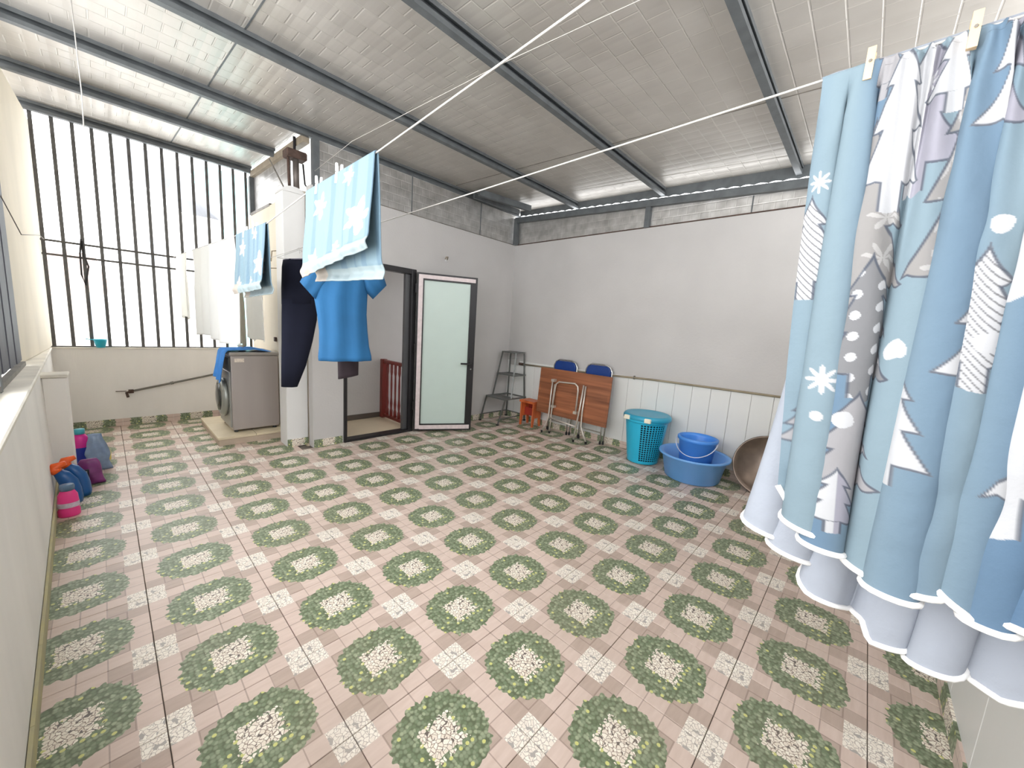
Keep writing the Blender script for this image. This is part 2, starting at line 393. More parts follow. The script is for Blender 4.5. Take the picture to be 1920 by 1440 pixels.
MB().prism([T(4.52-0.24*math.cos(a), 7.08, 6.02+0.13*math.sin(a)) for a in ang], T(0,0.54,0)).build('rounded_cap', M['white_wall'], pil)

# far right wall with cladding
wf = MB().box(T(XF,YN-0.4,0), T(XF+0.25,YD+0.3,ZW)).build('wall_right', M['plaster']); tag(wf, 'grey-white wall behind the folding table', 'wall', kind='structure')
PW = 0.44
pm = MB().box((-0.008, 0.0015, 0.0), (0.0, PW*S-0.0015, 1.98*S)).mesh('wall_plank'); pm.materials.append(M['plank'])
off = wpos(wf); y = YD-PW
while y > YN-0.01:
    o = bpy.data.objects.new('wall_plank', pm); COL.objects.link(o); o.parent = wf; o.location = T(XF,y,0.14)-off
    md = o.modifiers.new('bevel', 'BEVEL'); md.width = 0.003; md.segments = 1
    y -= PW
wn = MB().box(T(0.3,YN-0.25,0), T(XF+0.2,YN,4.9)).build('wall_front', M['plaster']); tag(wn, 'white clad wall behind the hanging duvet cover', 'wall', kind='structure')  # unseen upper height chosen for the light, open strip left above
pm2 = MB().box((0.0015, 0.0, 0.0), (PW*2*S-0.0015, 0.008, 1.93*S)).mesh('wall_plank'); pm2.materials.append(M['plank'])
off = wpos(wn); x = 1.2
while x < XF-0.5:
    o = bpy.data.objects.new('wall_plank', pm2); COL.objects.link(o); o.parent = wn; o.location = T(x,YN,0.16)-off
    md = o.modifiers.new('bevel', 'BEVEL'); md.width = 0.003; md.segments = 1
    x += PW*2

# skirting tiles: strips cut from the floor tile
M['mossy'] = mat('mossy_cement', (206,198,168), 0.85, var=0.3, scale=9, bump=0.3, bscale=30, wood=(168,160,120))
def skirting(name, a, b, label, h=0.19, m=None):
    a = Vector((a[0],a[1],0))*S; b = Vector((b[0],b[1],0))*S; d = b-a; n = max(1, round(d.length/S)); d.normalize()
    root = empty(name, a, label, 'skirting', kind='structure')
    step_ = (b-a).length/n
    me = MB().box((-step_/2+0.001, -0.10*S, -0.002), (step_/2-0.001, (h-0.10)*S, 0.008)).mesh('skirting_tile'); me.materials.append(m or M['tile'])
    angz = math.atan2(d.y, d.x)
    for i in range(n):
        o = bpy.data.objects.new('skirting_tile', me); COL.objects.link(o); o.parent = root
        o.rotation_euler = (math.pi/2, 0, angz); o.location = d*(step_*(i+0.5))+Vector((0,0,0.10*S))
    return root
skirting('baseboard_right', (XF-0.022,YN), (XF-0.022,YD), 'leafy tile skirting along the clad wall')
for k in (0,): pass
skirting('baseboard_back', (D1+0.1,YD-0.004), (XF,YD-0.004), 'leafy tile skirting beside the open glass door')
skirting('baseboard_pillar', (4.77,YD-0.004), (D0-0.03,YD-0.004), 'leafy tile skirting between pillar and door')
skirting('baseboard_corner', (4.28,7.076), (4.76,7.076), 'leafy tile skirting at the foot of the pillar')
skirting('baseboard_rear', (0.52,YB-0.004), (XS,YB-0.004), 'leafy tile skirting under the rear parapet')
skirting('baseboard_left', (XL(-4)+0.004,-4), (XL(6.95)+0.004,6.95), 'mossy yellowish skirting along the left parapet', m=M['mossy'])
skirting('baseboard_front', (XF,YN+0.022), (0.9,YN+0.022), 'tile skirting under the hanging duvet cover')

# stairwell interior
ist = MB().box(T(D0-0.8,YD+0.26,-0.3), T(7.75,8.7,0.03)).build('floor_stair', mat('landing_tile', (206,190,164), 0.35, var=0.05, scale=4)); tag(ist, 'beige tiled landing inside the doorway', 'floor', kind='structure')
iw = MB().box(T(4.9,8.7,-6), T(12.0,8.95,6.15)).build('wall_stair', M['plaster']); tag(iw, 'grey stairwell wall seen through the doorway', 'wall', kind='structure')
cst = MB().box(T(5.3,YD+0.26,5.5), T(12.0,8.7,5.65)).build('ceiling_light_block', M['plaster']); tag(cst, 'unseen slab added over the stairwell to keep light out', 'ceiling', kind='structure')  # out of view, added to block light from the stairwell's open top
MB().box(T(4.9,8.68,0.03), T(7.75,8.7,0.2)).build('skirting', mat('dark_skirting', (92,84,76), 0.4), iw)

# roof
ce = empty('ceiling', T(6,3,7.2), 'sloping roof of foil-lined sheets on dark steel purlins', 'roof', kind='structure')
cew = wpos(ce)
def zr(y): return zp(y)+PH
def roof_sheet(x0, x1, gap):
    n = max(2, int(round((x1-x0)*S/0.1125))); xs = []; hs = []
    for i in range(n):
        a = x0+(x1-x0)*i/n; wv = (x1-x0)/n
        for fr, hh in ((0.0,0), (0.25,0.0008), (0.5,0.0035), (0.75,0.0008)):
            xs.append(a+wv*fr); hs.append(hh)
    xs.append(x1-gap); hs.append(0)
    xs = np.array(xs); hs = np.array(hs); ys = np.linspace(-5.2, 12.2, 3)
    A = np.zeros((len(xs), len(ys), 3))
    for j, yy in enumerate(ys):
        A[:, j, 0] = xs; A[:, j, 1] = yy; A[:, j, 2] = zr(yy)+hs
    return MB().grid(A*S).build('roof_sheet', M['foil'], ce, solid=0.004)
for a, b_ in ((-0.1,3.05), (3.05,5.95), (5.95,8.85), (8.85,12.05)): roof_sheet(a, b_, 0.0)
MB().bar(T(3.22,-5,zr(-5)-0.008), T(2.86,12,zr(12)-0.008), 0.009, 0.004).build('joint_strip', M['steel'], ce)
MB().bar(T(8.85,-5,zr(-5)-0.008), T(8.85,6.7,zr(6.7)-0.008), 0.006, 0.004).build('joint_strip', M['rail'], ce)
PUR = (-1.40, 1.55, 4.30, 6.80, 9.02, 11.33)
def purlin_mesh(x0, x1):
    mb = MB(); hw, hh = 0.055*S, PH*S
    mb.box((x0*S,-hw,0), (x1*S,hw,0.012)); mb.box((x0*S,-hw,hh-0.012), (x1*S,hw,hh)); mb.box((x0*S,hw-0.008,0.012), (x1*S,hw,hh-0.012))
    mb.box((x0*S,-hw,0.012), (x1*S,-hw+0.004,0.03)); mb.box((x0*S,-hw,hh-0.03), (x1*S,-hw+0.004,hh-0.012))
    me = mb.mesh('purlin'); me.materials.append(M['steel']); return me
pml, pms = purlin_mesh(0.15, 11.85), purlin_mesh(0.15, XS+0.05)
for yy in PUR:
    o = bpy.data.objects.new('purlin', pms if yy > 9 or yy > 11 else pml); COL.objects.link(o); o.parent = ce; o.location = T(0,yy,zp(yy))-cew
def part(mb, name, m, parent, **k): return mb.build(name, m, parent, **k)
# beam along the right wall, tan beam over the side wall, posts, corner stubs
part(MB().bar(T(XF-0.03,-4.3,6.64-0.047*4.3+0.09), T(XF-0.03,YD,6.64+0.047*YD+0.09), 0.06, 0.18*S), 'beam', M['steel'], ce)
part(MB().bar(T(XS+0.08,6.85,7.18), T(XS+0.08,YB,7.36), 0.06, 0.075), 'beam', M['tan'], ce)
for (px_, py_, z0, z1) in ((XS+0.06,YB+0.02,6.2,7.3), (4.88,YD+0.05,6.15,7.2), (XF-0.06,YD-0.06,ZW,7.1), (XF-0.01,1.83,ZW,6.75), (XF-0.01,-3.2,ZW,6.6)):
    part(MB().box(T(px_-0.07,py_-0.07,z0), T(px_+0.07,py_+0.07,z1)), 'post', M['steel'], ce)
part(MB().bar(T(9.3,6.15,7.23), T(11.2,5.75,7.2), 0.05, 0.08), 'beam', M['steel'], ce)
part(MB().bar(T(9.4,6.5,7.24), T(11.3,6.35,7.2), 0.035, 0.07), 'beam', M['steel'], ce)
part(MB().bar(T(XS+0.05,YB-0.02,6.2), T(XS+0.05,9.4,6.17), 0.05, 0.035), 'beam', M['rail'], ce)
part(MB().bar(T(0.62,-4.3,zp(-4.3)-0.08), T(0.34,7.5,zp(7.5)-0.08), 0.05, 0.16*S), 'beam', M['steel'], ce)
for (px_, py_) in ((0.615,-4.1), (0.41,4.5)): part(MB().box(T(px_-0.06,py_-0.06,ZP), T(px_+0.06,py_+0.06,zp(py_)-0.1)), 'post', M['steel'], ce)
fy = np.linspace(-4.2, YD, 330); FA = np.zeros((330, 2, 3)); FA[:, :, 0] = XF+0.16; FA[:, :, 1] = fy[:, None]; FA[:, 0, 2] = 6.64+0.047*fy+0.18+0.085+0.03*np.abs(np.sin(fy*math.pi/0.28)); FA[:, 1, 2] = zr(fy)+0.01
MB().grid(FA*S).build('flashing', M['steel'], ce, solid=0.004)
# foil closing panels between wall tops and roof
def foil_strip(name, label, segs):
    root = empty(name, segs[0][0], label, 'panel', kind='structure')
    for (a, b_, z0a, z1a, z0b, z1b, nrm) in [(s_[0],)+tuple(s_[1:]) for s_ in segs]:
        a = Vector(a); b2 = Vector(b_); n = Vector(nrm)*0.006
        P = [Vector((a.x,a.y,z0a)), Vector((b2.x,b2.y,z0b)), Vector((b2.x,b2.y,z1b)), Vector((a.x,a.y,z1a))]
        MB().prism([p_+n*0 for p_ in P], n).build('foil_panel', M['foilwall'], root)
    return root
def fb(y): return (6.64+0.047*y)*S
ys_ = (YD, 1.83, -0.62, YN-0.2); segs = []
for a, b_ in zip(ys_[:-1], ys_[1:]):
    segs.append((T(XF+0.03,a,0), T(XF+0.03,b_,0), (ZW-0.06)*S, fb(a)+0.01, (ZW-0.06)*S, fb(b_)+0.01, (1,0,0)))
foil_strip('trim_1', 'silver foil closing panels above the right wall', segs)
segs = []
for a, b_ in ((4.95,7.4), (7.4,9.95), (9.95,XF)):
    segs.append((T(a,YD+0.05,0), T(b_,YD+0.05,0), (ZW-0.06)*S, (zp(YD)+0.02)*S, (ZW-0.06)*S, (zp(YD)+0.02)*S, (0,1,0)))
foil_strip('trim_2', 'silver foil closing panels above the glass door', segs)
foil_strip('trim_3', 'bright foil closing panel above the stairwell side wall',
    [(T(XS+0.1,8.0,0), T(XS+0.1,YB-0.05,0), 6.15*S, 7.2*S, 6.2*S, 7.33*S, (1,0,0))])

for a in (7.4, 9.95): MB().box(T(a-0.012,YD+0.035,ZW), T(a+0.012,YD+0.055,zp(YD))).build('joint_strip', M['steel'], bpy.data.objects['trim_2'])
MB().box(T(XF+0.015,-0.632,ZW), T(XF+0.035,-0.608,6.6)).build('joint_strip', M['steel'], bpy.data.objects['trim_1'])
MB().bar(T(XF+0.0,-4.2,ZW+0.012), T(XF+0.0,YD,ZW+0.012), 0.02, 0.012).build('ledge', M['rust'], bpy.data.objects['trim_1'])
MB().bar(T(4.95,YD+0.03,ZW+0.012), T(XF,YD+0.03,ZW+0.012), 0.02, 0.01).build('ledge', M['rail'], bpy.data.objects['trim_2'])
# rear grille
wi = empty('window_1', T(2.6,YB+0.1,ZP), 'tall rear opening closed by thin vertical steel bars', 'grille', kind='structure')
ww = wpos(wi)
bmesh_bar = MB().box((-0.015,-0.006,0), (0.015,0.006,(7.42-ZP)*S)).mesh('bar'); bmesh_bar.materials.append(M['barm'])
for i in range(14):
    xb = 0.50+0.3125*i
    o = bpy.data.objects.new('bar', bmesh_bar); COL.objects.link(o); o.parent = wi; o.location = T(xb,YB+0.1,ZP)-ww
for zz in (4.62, 4.30):
    MB().tube([T(0.35,YB+0.06,zz), T(XS,YB+0.05,zz)], 0.0125, 6).build('crossbar', M['barm'], wi)
MB().box(T(0.4,YB+0.06,ZP), T(XS,YB+0.14,ZP+0.03)).build('sill_rail', M['barm'], wi)

# ------------------------------------------------------------------ door
dr = empty('door_1', T(D0,YD,0), 'black framed glass door standing open beside the pillar', 'door', kind='structure')
fw = 0.14
MB().box(T(D0,YD-0.06,0), T(D0+fw*0.55,YD+0.2,DH)).build('jamb', M['black'], dr, bevel=0.003)
MB().box(T(D1-fw,YD-0.06,0), T(D1,YD+0.2,DH)).build('jamb', M['black'], dr, bevel=0.003)
MB().box(T(D1-fw*2,YD+0.06,0.04), T(D1-fw,YD+0.16,DH-fw)).build('jamb_stop', mat('grey_aluminium', (92,92,94), 0.4, 0.4), dr)
MB().box(T(D0+fw*0.55,YD-0.06,DH-fw), T(D1-fw,YD+0.2,DH)).build('head', M['black'], dr, bevel=0.003)
MB().box(T(D0+fw*0.55,YD-0.05,0), T(D1-fw,YD+0.2,0.07)).build('threshold', M['black'], dr)
# the leaf: hinge to free edge
h0 = np.array([7.53,6.60]); h1 = np.array([9.03,5.72]); dl = (h1-h0); LW = float(np.linalg.norm(dl)); dl = dl/LW; nl = np.array([-dl[1],dl[0]])*-1
if np.dot(nl, CAM[:2]-h0) < 0: nl = -nl
LH = 4.62; z0l = 0.05
def lp(u, z, n): q = h0+dl*u+nl*n; return T(q[0], q[1], z)
def lbox(mb, u0, u1, z0, z1, n0, n1):
    return mb.add([lp(u0,z0,n0), lp(u1,z0,n0), lp(u1,z0,n1), lp(u0,z0,n1), lp(u0,z1,n0), lp(u1,z1,n0), lp(u1,z1,n1), lp(u0,z1,n1)],
        [(0,3,2,1),(4,5,6,7),(0,1,5,4),(1,2,6,5),(2,3,7,6),(3,0,4,7)])
st = 0.20; th = 0.055
lf = MB()
lbox(lf, 0, st, z0l, z0l+LH, -th, th); lbox(lf, LW-st, LW, z0l, z0l+LH, -th, th)
lbox(lf, st, LW-st, z0l, z0l+st, -th, th); lbox(lf, st, LW-st, z0l+LH-st, z0l+LH, -th, th)
leaf = lf.build('door_leaf', M['black'], dr, bevel=0.002)
gl = mat('frosted_glass', (208,223,216), 0.35, var=0.015, trans=0.2)
lbox(MB(), st-0.01, LW-st+0.01, z0l+st-0.01, z0l+LH-st+0.01, -0.01, 0.012).build('glass_pane', gl, leaf)
fm = MB()
lbox(fm, 0.045, st-0.035, z0l+0.05, z0l+LH-0.05, th, th+0.006); lbox(fm, st-0.035, LW-0.06, z0l+0.04, z0l+st-0.035, th, th+0.006); lbox(fm, st-0.035, LW-0.06, z0l+LH-st+0.045, z0l+LH-0.05, th, th+0.006)
fo = fm.build('protective_film', M['film'], leaf); fo['label'] = 'pinkish white protective film left on the frame'
hz = 2.12
lv = MB(); lbox(lv, LW-0.14, LW-0.05, hz-0.25, hz+0.18, th, th+0.03)
lbox(lv, LW-0.115, LW-0.075, hz-0.02, hz+0.03, th+0.03, th+0.13); lbox(lv, LW-0.42, LW-0.075, hz-0.02, hz+0.03, th+0.11, th+0.15)
lv.build('lever_handle', M['black'], leaf, bevel=0.002)
q = h0+dl*(LW-0.095)+nl*(th+0.03)
MB().lathe([(0.009,0),(0.009,0.008)], 12, tf=lambda p_: T(q[0],q[1],hz-0.16)+Vector((nl[0],nl[1],0))*p_.z+Vector((dl[0],dl[1],0))*p_.x+Vector((0,0,1))*p_.y).build('lock_cylinder', mat('chrome', (200,200,200), 0.25, 0.9), leaf)
for zz in (0.7, 2.4, 4.1):
    MB().tube([lp(-0.02,zz,0.03), lp(-0.02,zz+0.25,0.03)], 0.012, 8).build('hinge', M['black'], leaf)

# balustrade inside
red = mat('red_varnished_wood', (112,40,34), 0.3, var=0.15, scale=10, stretch=(1,1,0.2))
bl = empty('stair_balustrade', T(7.62,8.0,0.03), 'dark red wooden balustrade inside the doorway', 'balustrade')
MB().bar(T(7.62,8.66,1.93), T(7.62,6.99,1.93), 0.055, 0.05).build('handrail', red, bl, bevel=0.01)
MB().bar(T(7.62,8.66,0.13), T(7.62,6.99,0.13), 0.05, 0.04).build('bottom_rail', red, bl)
prof = [(0.022,0.07),(0.022,0.16),(0.013,0.19),(0.02,0.27),(0.012,0.36),(0.015,0.55),(0.012,0.68),(0.02,0.73),(0.02,0.85)]
bmz = MB().lathe([(r_,z_) for r_, z_ in prof], 10).mesh('baluster'); bmz.materials.append(red); bmz.shade_smooth()
for i in range(6):
    o = bpy.data.objects.new('baluster', bmz); COL.objects.link(o); o.parent = bl; o.location = T(7.62,8.3-0.24*i,0)-wpos(bl)
MB().bar(T(7.62,8.58,0.03), T(7.62,8.58,2.0), 0.08, 0.08).build('newel_post', red, bl, bevel=0.008)


# ------------------------------------------------------------------ clotheslines
def proj(P):                       # tiles -> pixels
    D = P-CAM; w_ = D@_f; return np.stack([960+FPX*(D@_r)/w_, 720-FPX*(D@_u)/w_], -1)
def line_obj(name, pts, r, label, n=6, m=None):
    return tag(MB().tube([T(q) for q in pts], r, n).build(name, m or M['cord'], smooth=True), label, 'clothesline')
A_pts = [(2.8,YN-0.01,4.72)]+[tuple(at(px,py,0,2.8)) for px, py in ((1105,0),(706,286),(578,360),(500,419),(445,441),(352,472))]+[(2.8,YB+0.05,4.62)]
line_obj('clothesline', A_pts, 0.0027, 'white cord carrying the two starred pillowcases')
def A_z(y): return float(np.interp(y, [q[1] for q in A_pts], [q[2] for q in A_pts]))
nC = np.cross(ray(1920,30), ray(720,415))
def CX(y): return 3.2+0.0392*(y+4)
def CZ(y): return CAM[2]-(nC[0]*(CX(y)-CAM[0])+nC[1]*(y-CAM[1]))/nC[2]
line_obj('clothesline', [(CX(y),y,CZ(y)) for y in (YN-0.01,-2,0,2,4,6,8,YB+0.05)], 0.0021, 'white cord carrying the duvet cover and the blue T-shirt')
B_pts = [tuple(at(px,py,2,6.5)) for px, py in ((1200,0),(950,115),(660,265))]
d_ = np.array(B_pts[0])-np.array(B_pts[1]); B0 = np.array(B_pts[0])+d_*((B_pts[0][1]-(YN-0.06))/-d_[1])
line_obj('clothesline', [tuple(B0)]+B_pts+[(4.84,YD-0.02,6.5)], 0.0021, 'thin bare cord tied to the post above the pillar')
def at_roof(px, py):                # pixel on the underside of the foil
    d = ray(px, py); t = (6.96+PH+0.037*CAM[1]-0.006-CAM[2])/(d[2]-0.037*d[1]); return CAM+d*t
line_obj('wire', [tuple(at_roof(px,py)) for px, py in ((1065,360),(1300,321),(1490,290),(1600,272))], 0.002, 'thin pale wire strung under the roof near the right wall')
MB().box(T(B0[0]-0.07,YN-0.2,4.9), T(B0[0]+0.07,YN-0.05,zr(YN))).build('post', M['steel'], ce)
cz = at(157,240,1,4.6)
line_obj('hanging_cord', [(cz[0]-0.02,4.6,zr(4.6)-0.01), (cz[0]+0.01,4.6,5.8), (cz[0],4.6,cz[2])], 0.003, 'loose white cord dangling from the roof')
line_obj('tie_wire', [tuple(at(0,365,1,7.3)), tuple(at(40,440,1,7.4)), (0.50,10.8,4.64), (0.52,YB+0.04,4.62)], 0.003, 'pale wire running round the tall cream wall piece', m=M['rail'])
sb = MB().tube([tuple(at(152,448,1,11.37)*S), tuple(at(150,475,1,11.37)*S), tuple(at(153,515,1,11.37)*S), tuple(at(161,535,1,11.37)*S), tuple(at(166,500,1,11.37)*S), tuple(at(158,480,1,11.37)*S), tuple(at(154,452,1,11.37)*S)], 0.009, 6).build('strap', M['black'], smooth=True)
tag(sb, 'black strap looped over the crossbars of the grille', 'strap')

pin_m = mat('pin_wood', (206,176,140), 0.6, var=0.15, scale=40, stretch=(1,1,0.2)); pin_w = mat('pin_white', (232,232,230), 0.5)
def clothespin(p, label, m, s_=1.0, rz=0.0, group=None):
    root = empty('clothespin', T(p), label, 'clothespin', group); root.rotation_euler = (0,0,rz)
    for sg in (-1, 1):
        mb = MB().prism([(sg*0.007,0,-0.038*s_), (sg*0.016,0,-0.038*s_), (sg*0.013,0,0), (sg*0.013,0,0.034*s_), (sg*0.007,0,0.034*s_), (sg*0.003,0,0.0)], (0,0.010,0))
        o = mb.build('jaw', m, None, origin=(0,0,0)); o.parent = root
    o = MB().tube([(-0.0145,0.005,0.002), (0,0.0,0.006), (0.0145,0.005,0.002)], 0.0022, 6).build('spring', M['rail'], None, origin=(0,0,0)); o.parent = root
    return root

# ------------------------------------------------------------------ the duvet cover
def atC(px, py, off=0.0):
    d = ray(px, py); t = (3.2+0.0392*(CAM[1]+4)+off-CAM[0])/(d[0]-0.0392*d[1]); return CAM+d*t
def smooth_noise(n, k, seed):
    rs = np.random.RandomState(seed); c = rs.uniform(-1, 1, k+3); t = np.linspace(0, k, n)
    i = np.floor(t).astype(int); f_ = t-i; f_ = f_*f_*(3-2*f_); return c[i]*(1-f_)+c[i+1]*f_
def drape(nu, nv, top, bot_px, off, nf, amp, seed, right_y, right_z, gather=0.0, bow=0.0):
    u = np.linspace(0, 1, nu)[:, None]; v = np.linspace(0, 1, nv)[None, :]
    bp = np.array([atC(px, py, off) for px, py in bot_px]); bp = np.vstack([bp, [[CX(right_y)+off, right_y, right_z]]])
    tb = (bp[0,1]-bp[:,1])/(bp[0,1]-bp[-1,1]); tb = np.maximum.accumulate(tb+np.arange(len(tb))*1e-6)
    yt = top[0]+(top[1]-top[0])*u; zt = np.array([[CZ(float(q))+0.012] for q in yt[:,0]])
    yb = bp[0,1]+(bp[-1,1]-bp[0,1])*u; zb = np.interp(u[:,0], tb, bp[:,2])[:, None]
    y_ = yt*(1-v)+yb*v+bow*np.sin(np.pi*v)*(1-u)**3
    z_ = zt*(1-v)+zb*v
    ph = nf*np.pi*(u+0.035*smooth_noise(nu, 7, seed)[:, None])+0.5*v*smooth_noise(nu, 5, seed+1)[:, None]+0.9*v
    loc = 0.65+0.5*smooth_noise(nu, 9, seed+2)[:, None]
    fold = (np.abs(np.sin(ph))**0.75*2-1.15)*loc
    a = amp*(0.18+0.9*v**0.7)*np.clip(v/0.1, 0, 1)
    sd = -1.0 if off < 0 else 1.0
    x_ = CX(y_)+sd*0.012*np.clip(v*160, 0, 1)+off*np.clip(v*3, 0, 1)-a*fold
    y_ = y_+a*0.55*np.sin(2*ph)*loc
    if gather:
        gph = 2*np.pi*34*u+3*smooth_noise(nu, 12, seed+5)[:, None]
        gm = np.clip(1-v/0.5, 0, 1)**1.5
        for pp in ((1640,118), (1838,52)): gm = gm*(1-np.exp(-((yt-atC(*pp)[1]-0.01)/0.05)**2)*np.clip(1.5-v*12, 0, 1))
        gm = gm*np.clip((u-0.10)/0.15, 0, 1)
        x_ = x_-gather*(1+np.sin(gph))*gm*np.clip(v*60, 0, 1); z_ = z_-0.02*np.abs(np.sin(gph*0.5))*gm*(v < 0.02)
    x_ = x_-0.006*smooth_noise(nv, 26, seed+7)[None, :]*np.clip(v-0.6, 0, 1)*2
    cr = np.zeros(x_.shape)          # soft diagonal creases
    rs = np.random.RandomState(seed+11)
    for _ in range(26):
        cu_, cv_, an_, ln_ = rs.uniform(0, 1), rs.uniform(0.15, 1), rs.uniform(-0.9, 0.9), rs.uniform(0.05, 0.18)
        du, dv = (u-cu_)*np.cos(an_)+(v-cv_)*0.6*np.sin(an_), -(u-cu_)*np.sin(an_)+(v-cv_)*0.6*np.cos(an_)
        cr += rs.choice([-1, 1])*np.exp(-(du/0.022)**2-(dv/ln_)**2)
    x_ = x_-0.011*cr
    return np.stack([x_, np.broadcast_to(y_, x_.shape), np.broadcast_to(z_, x_.shape)], -1)

front_bot = [(1463,905),(1470,950),(1530,1010),(1600,1052),(1640,1085),(1700,1112),(1716,1100),(1780,1100),(1795,1142),(1850,1162),(1920,1165)]
back_bot = [(1393,960),(1450,1008),(1500,1045),(1530,1110),(1580,1145),(1628,1168),(1640,1205),(1668,1212),(1690,1216),(1705,1240),(1762,1252),(1820,1245),(1832,1282),(1880,1312),(1920,1315)]
NU, NV = 800, 860
yL = float(atC(1545,140)[1])
FR = drape(NU, NV, (yL,-3.93), front_bot, -0.03, 13.0, 0.092, 3, -3.93, 2.45, gather=0.02)
# cloth coordinates: arc length across a row, distance down
row = FR[:, int(NV*0.6)]; seg = np.linalg.norm(np.diff(row[:, :2], axis=0), axis=1); Uc = np.concatenate([[0], np.cumsum(seg)])*S
Vc = (FR[:, :1, 2]-FR[:, :, 2])*S
U2 = np.broadcast_to(Uc[:, None], Vc.shape)
pix = proj(FR)
def cloth_at(px, py):
    k = np.argmin((pix[..., 0]-px)**2+(pix[..., 1]-py)**2); i, j = divmod(int(k), NV); return Uc[i], Vc[i, j]
base = lin((120,138,147)); base2 = lin((82,108,134))  # second blue: mostly fold shading painted into the cloth, partly print gradient
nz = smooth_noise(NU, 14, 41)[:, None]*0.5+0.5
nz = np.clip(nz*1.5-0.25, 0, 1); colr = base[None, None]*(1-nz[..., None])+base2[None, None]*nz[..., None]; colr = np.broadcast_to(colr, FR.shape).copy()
GREY, WHITE, PALE, OUT = lin((118,118,120)), lin((182,182,184)), lin((146,144,146)), lin((72,78,90))
def tree(C, px, py, hpx, wpx, kind):
    cu, cv = cloth_at(px, py); k = 0.00124; h = hpx*k; w_ = wpx*k
    X = (U2-cu)/w_; Y = (cv-Vc)/h
    d = np.full(X.shape, -9.0)
    for (a, b_, w0, w1) in ((0.16,0.52,0.50,0.16), (0.45,0.78,0.38,0.10), (0.70,1.0,0.27,0.0)):
        t = (Y-a)/(b_-a); hw = w1+(w0-w1)*(1-t)**1.25 if False else w1+(w0-w1)*np.clip(1-t, 0, 1)**1.3
        d = np.maximum(d, np.where((t > 0) & (t < 1), np.minimum(hw-np.abs(X), np.minimum(t, 1-t*0)*(b_-a)*h/w_+0*X), -9))
    t = (Y > 0) & (Y < 0.18); d = np.maximum(d, np.where(t, 0.13-np.abs(X), -9))
    ins = d > 0
    if not ins.any(): return
    if kind == 'white': c = np.broadcast_to(WHITE, X.shape+(3,)).copy()
    elif kind == 'grey': c = np.broadcast_to(PALE, X.shape+(3,)).copy()
    elif kind == 'half': c = np.where((X > 0)[..., None], lin((144,142,152)), WHITE)
    elif kind == 'dot':
        gx = (X*4.2) % 1-0.5; gy = (Y*7+np.floor(X*4.2)*0.5) % 1-0.5; c = np.where(((gx**2+gy**2) < 0.05)[..., None], WHITE, GREY)
    elif kind == 'stripe':
        s_ = ((X*w_+Y*h)/0.011) % 1; c = np.where((s_ < 0.25)[..., None], GREY, WHITE)
    else:
        gx = (X*2.6) % 1-0.5; gy = (Y*5+np.floor(X*2.6)*0.5) % 1-0.5; an = np.arctan2(gy, gx); rr = np.hypot(gx, gy)
        c = np.where((rr < 0.20+0.18*np.cos(6*an))[..., None], lin((164,161,159)), lin((138,135,133)))
    dm = d*w_; al = np.clip(dm/0.0018+0.5, 0, 1)[..., None]; C[:] = C*(1-al)+c*al          # soft-edged print
    eg = np.clip(np.minimum(dm/0.0016+0.8, (0.0042-dm)/0.0018), 0, 1)[..., None]*0.9; C[:] = C*(1-eg)+OUT*eg
def dot(C, px, py, rpx):
    cu, cv = cloth_at(px, py); C[((U2-cu)**2+(Vc-cv)**2) < (rpx*0.00124)**2] = WHITE
def flake(C, px, py, rpx):
    cu, cv = cloth_at(px, py); an = np.arctan2(Vc-cv, U2-cu); rr = np.hypot(U2-cu, Vc-cv)/(rpx*0.00124)
    C[rr < 0.68+0.32*np.cos(8*an)] = WHITE
for a in ((1650,190,110,100,'grey'),(1590,592,245,150,'flake'),(1505,562,140,95,'stripe'),(1610,752,185,110,'dot'),(1705,372,185,150,'half'),(1665,400,210,90,'white'),(1742,595,290,120,'flake'),
          (1868,300,190,150,'half'),(1760,752,200,140,'half'),(1822,735,160,95,'stripe'),(1842,1005,260,160,'white'),(1893,1085,230,150,'dot'),(1590,945,150,120,'grey'),(1655,905,150,80,'white'),
          (1905,560,150,110,'white'),(1560,1000,90,70,'half'),(1500,845,80,80,'grey'),(1790,210,130,90,'white')):
    tree(colr, *a)
for a in ((1675,655,12),(1850,645,11),(1580,788,11),(1682,915,12),(1530,780,7),(1880,420,10),(1700,700,5)): dot(colr, *a)
for a in ((1537,342,15),(1540,712,20),(1745,150,14)): flake(colr, *a)
duv = empty('duvet_cover', T(CX(-3.2),-3.2,1.9), 'pale blue duvet cover printed with fir trees hung over the cord', 'duvet cover')
cm = cloth_mat('printed_cotton', 0.9, 0.12)
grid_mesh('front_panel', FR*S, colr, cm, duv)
BK = drape(240, 260, (float(atC(1540,150)[1]),-3.95), back_bot, 0.18, 8.0, 0.085, 21, -3.95, 2.2, bow=-0.05)
cb_ = np.broadcast_to(lin((164,169,179)), BK.shape).copy()
bo = grid_mesh('back_panel', BK*S, cb_, cm, duv); bo['label'] = 'plain pale lining side of the duvet cover'
pw = mat('white_piping', (238,236,234), 0.7, var=0.02)
MB().tube([Vector(q) for q in (FR[::4, -1]*S).tolist()], 0.0052, 7).build('piping', pw, duv, smooth=True)
MB().tube([Vector(q) for q in (BK[::2, -1]*S).tolist()], 0.0052, 7).build('piping', pw, duv, smooth=True)
for (px, py, s_) in ((1640,118,0.6), (1838,52,0.6)):
    q = atC(px, py); q[0] = CX(q[1]); q[2] = CZ(q[1])-0.005
    clothespin(tuple(q), 'wooden clothespin gripping the duvet cover', pin_m, s_*1.1, 0.0, 'pins on the duvet cover')

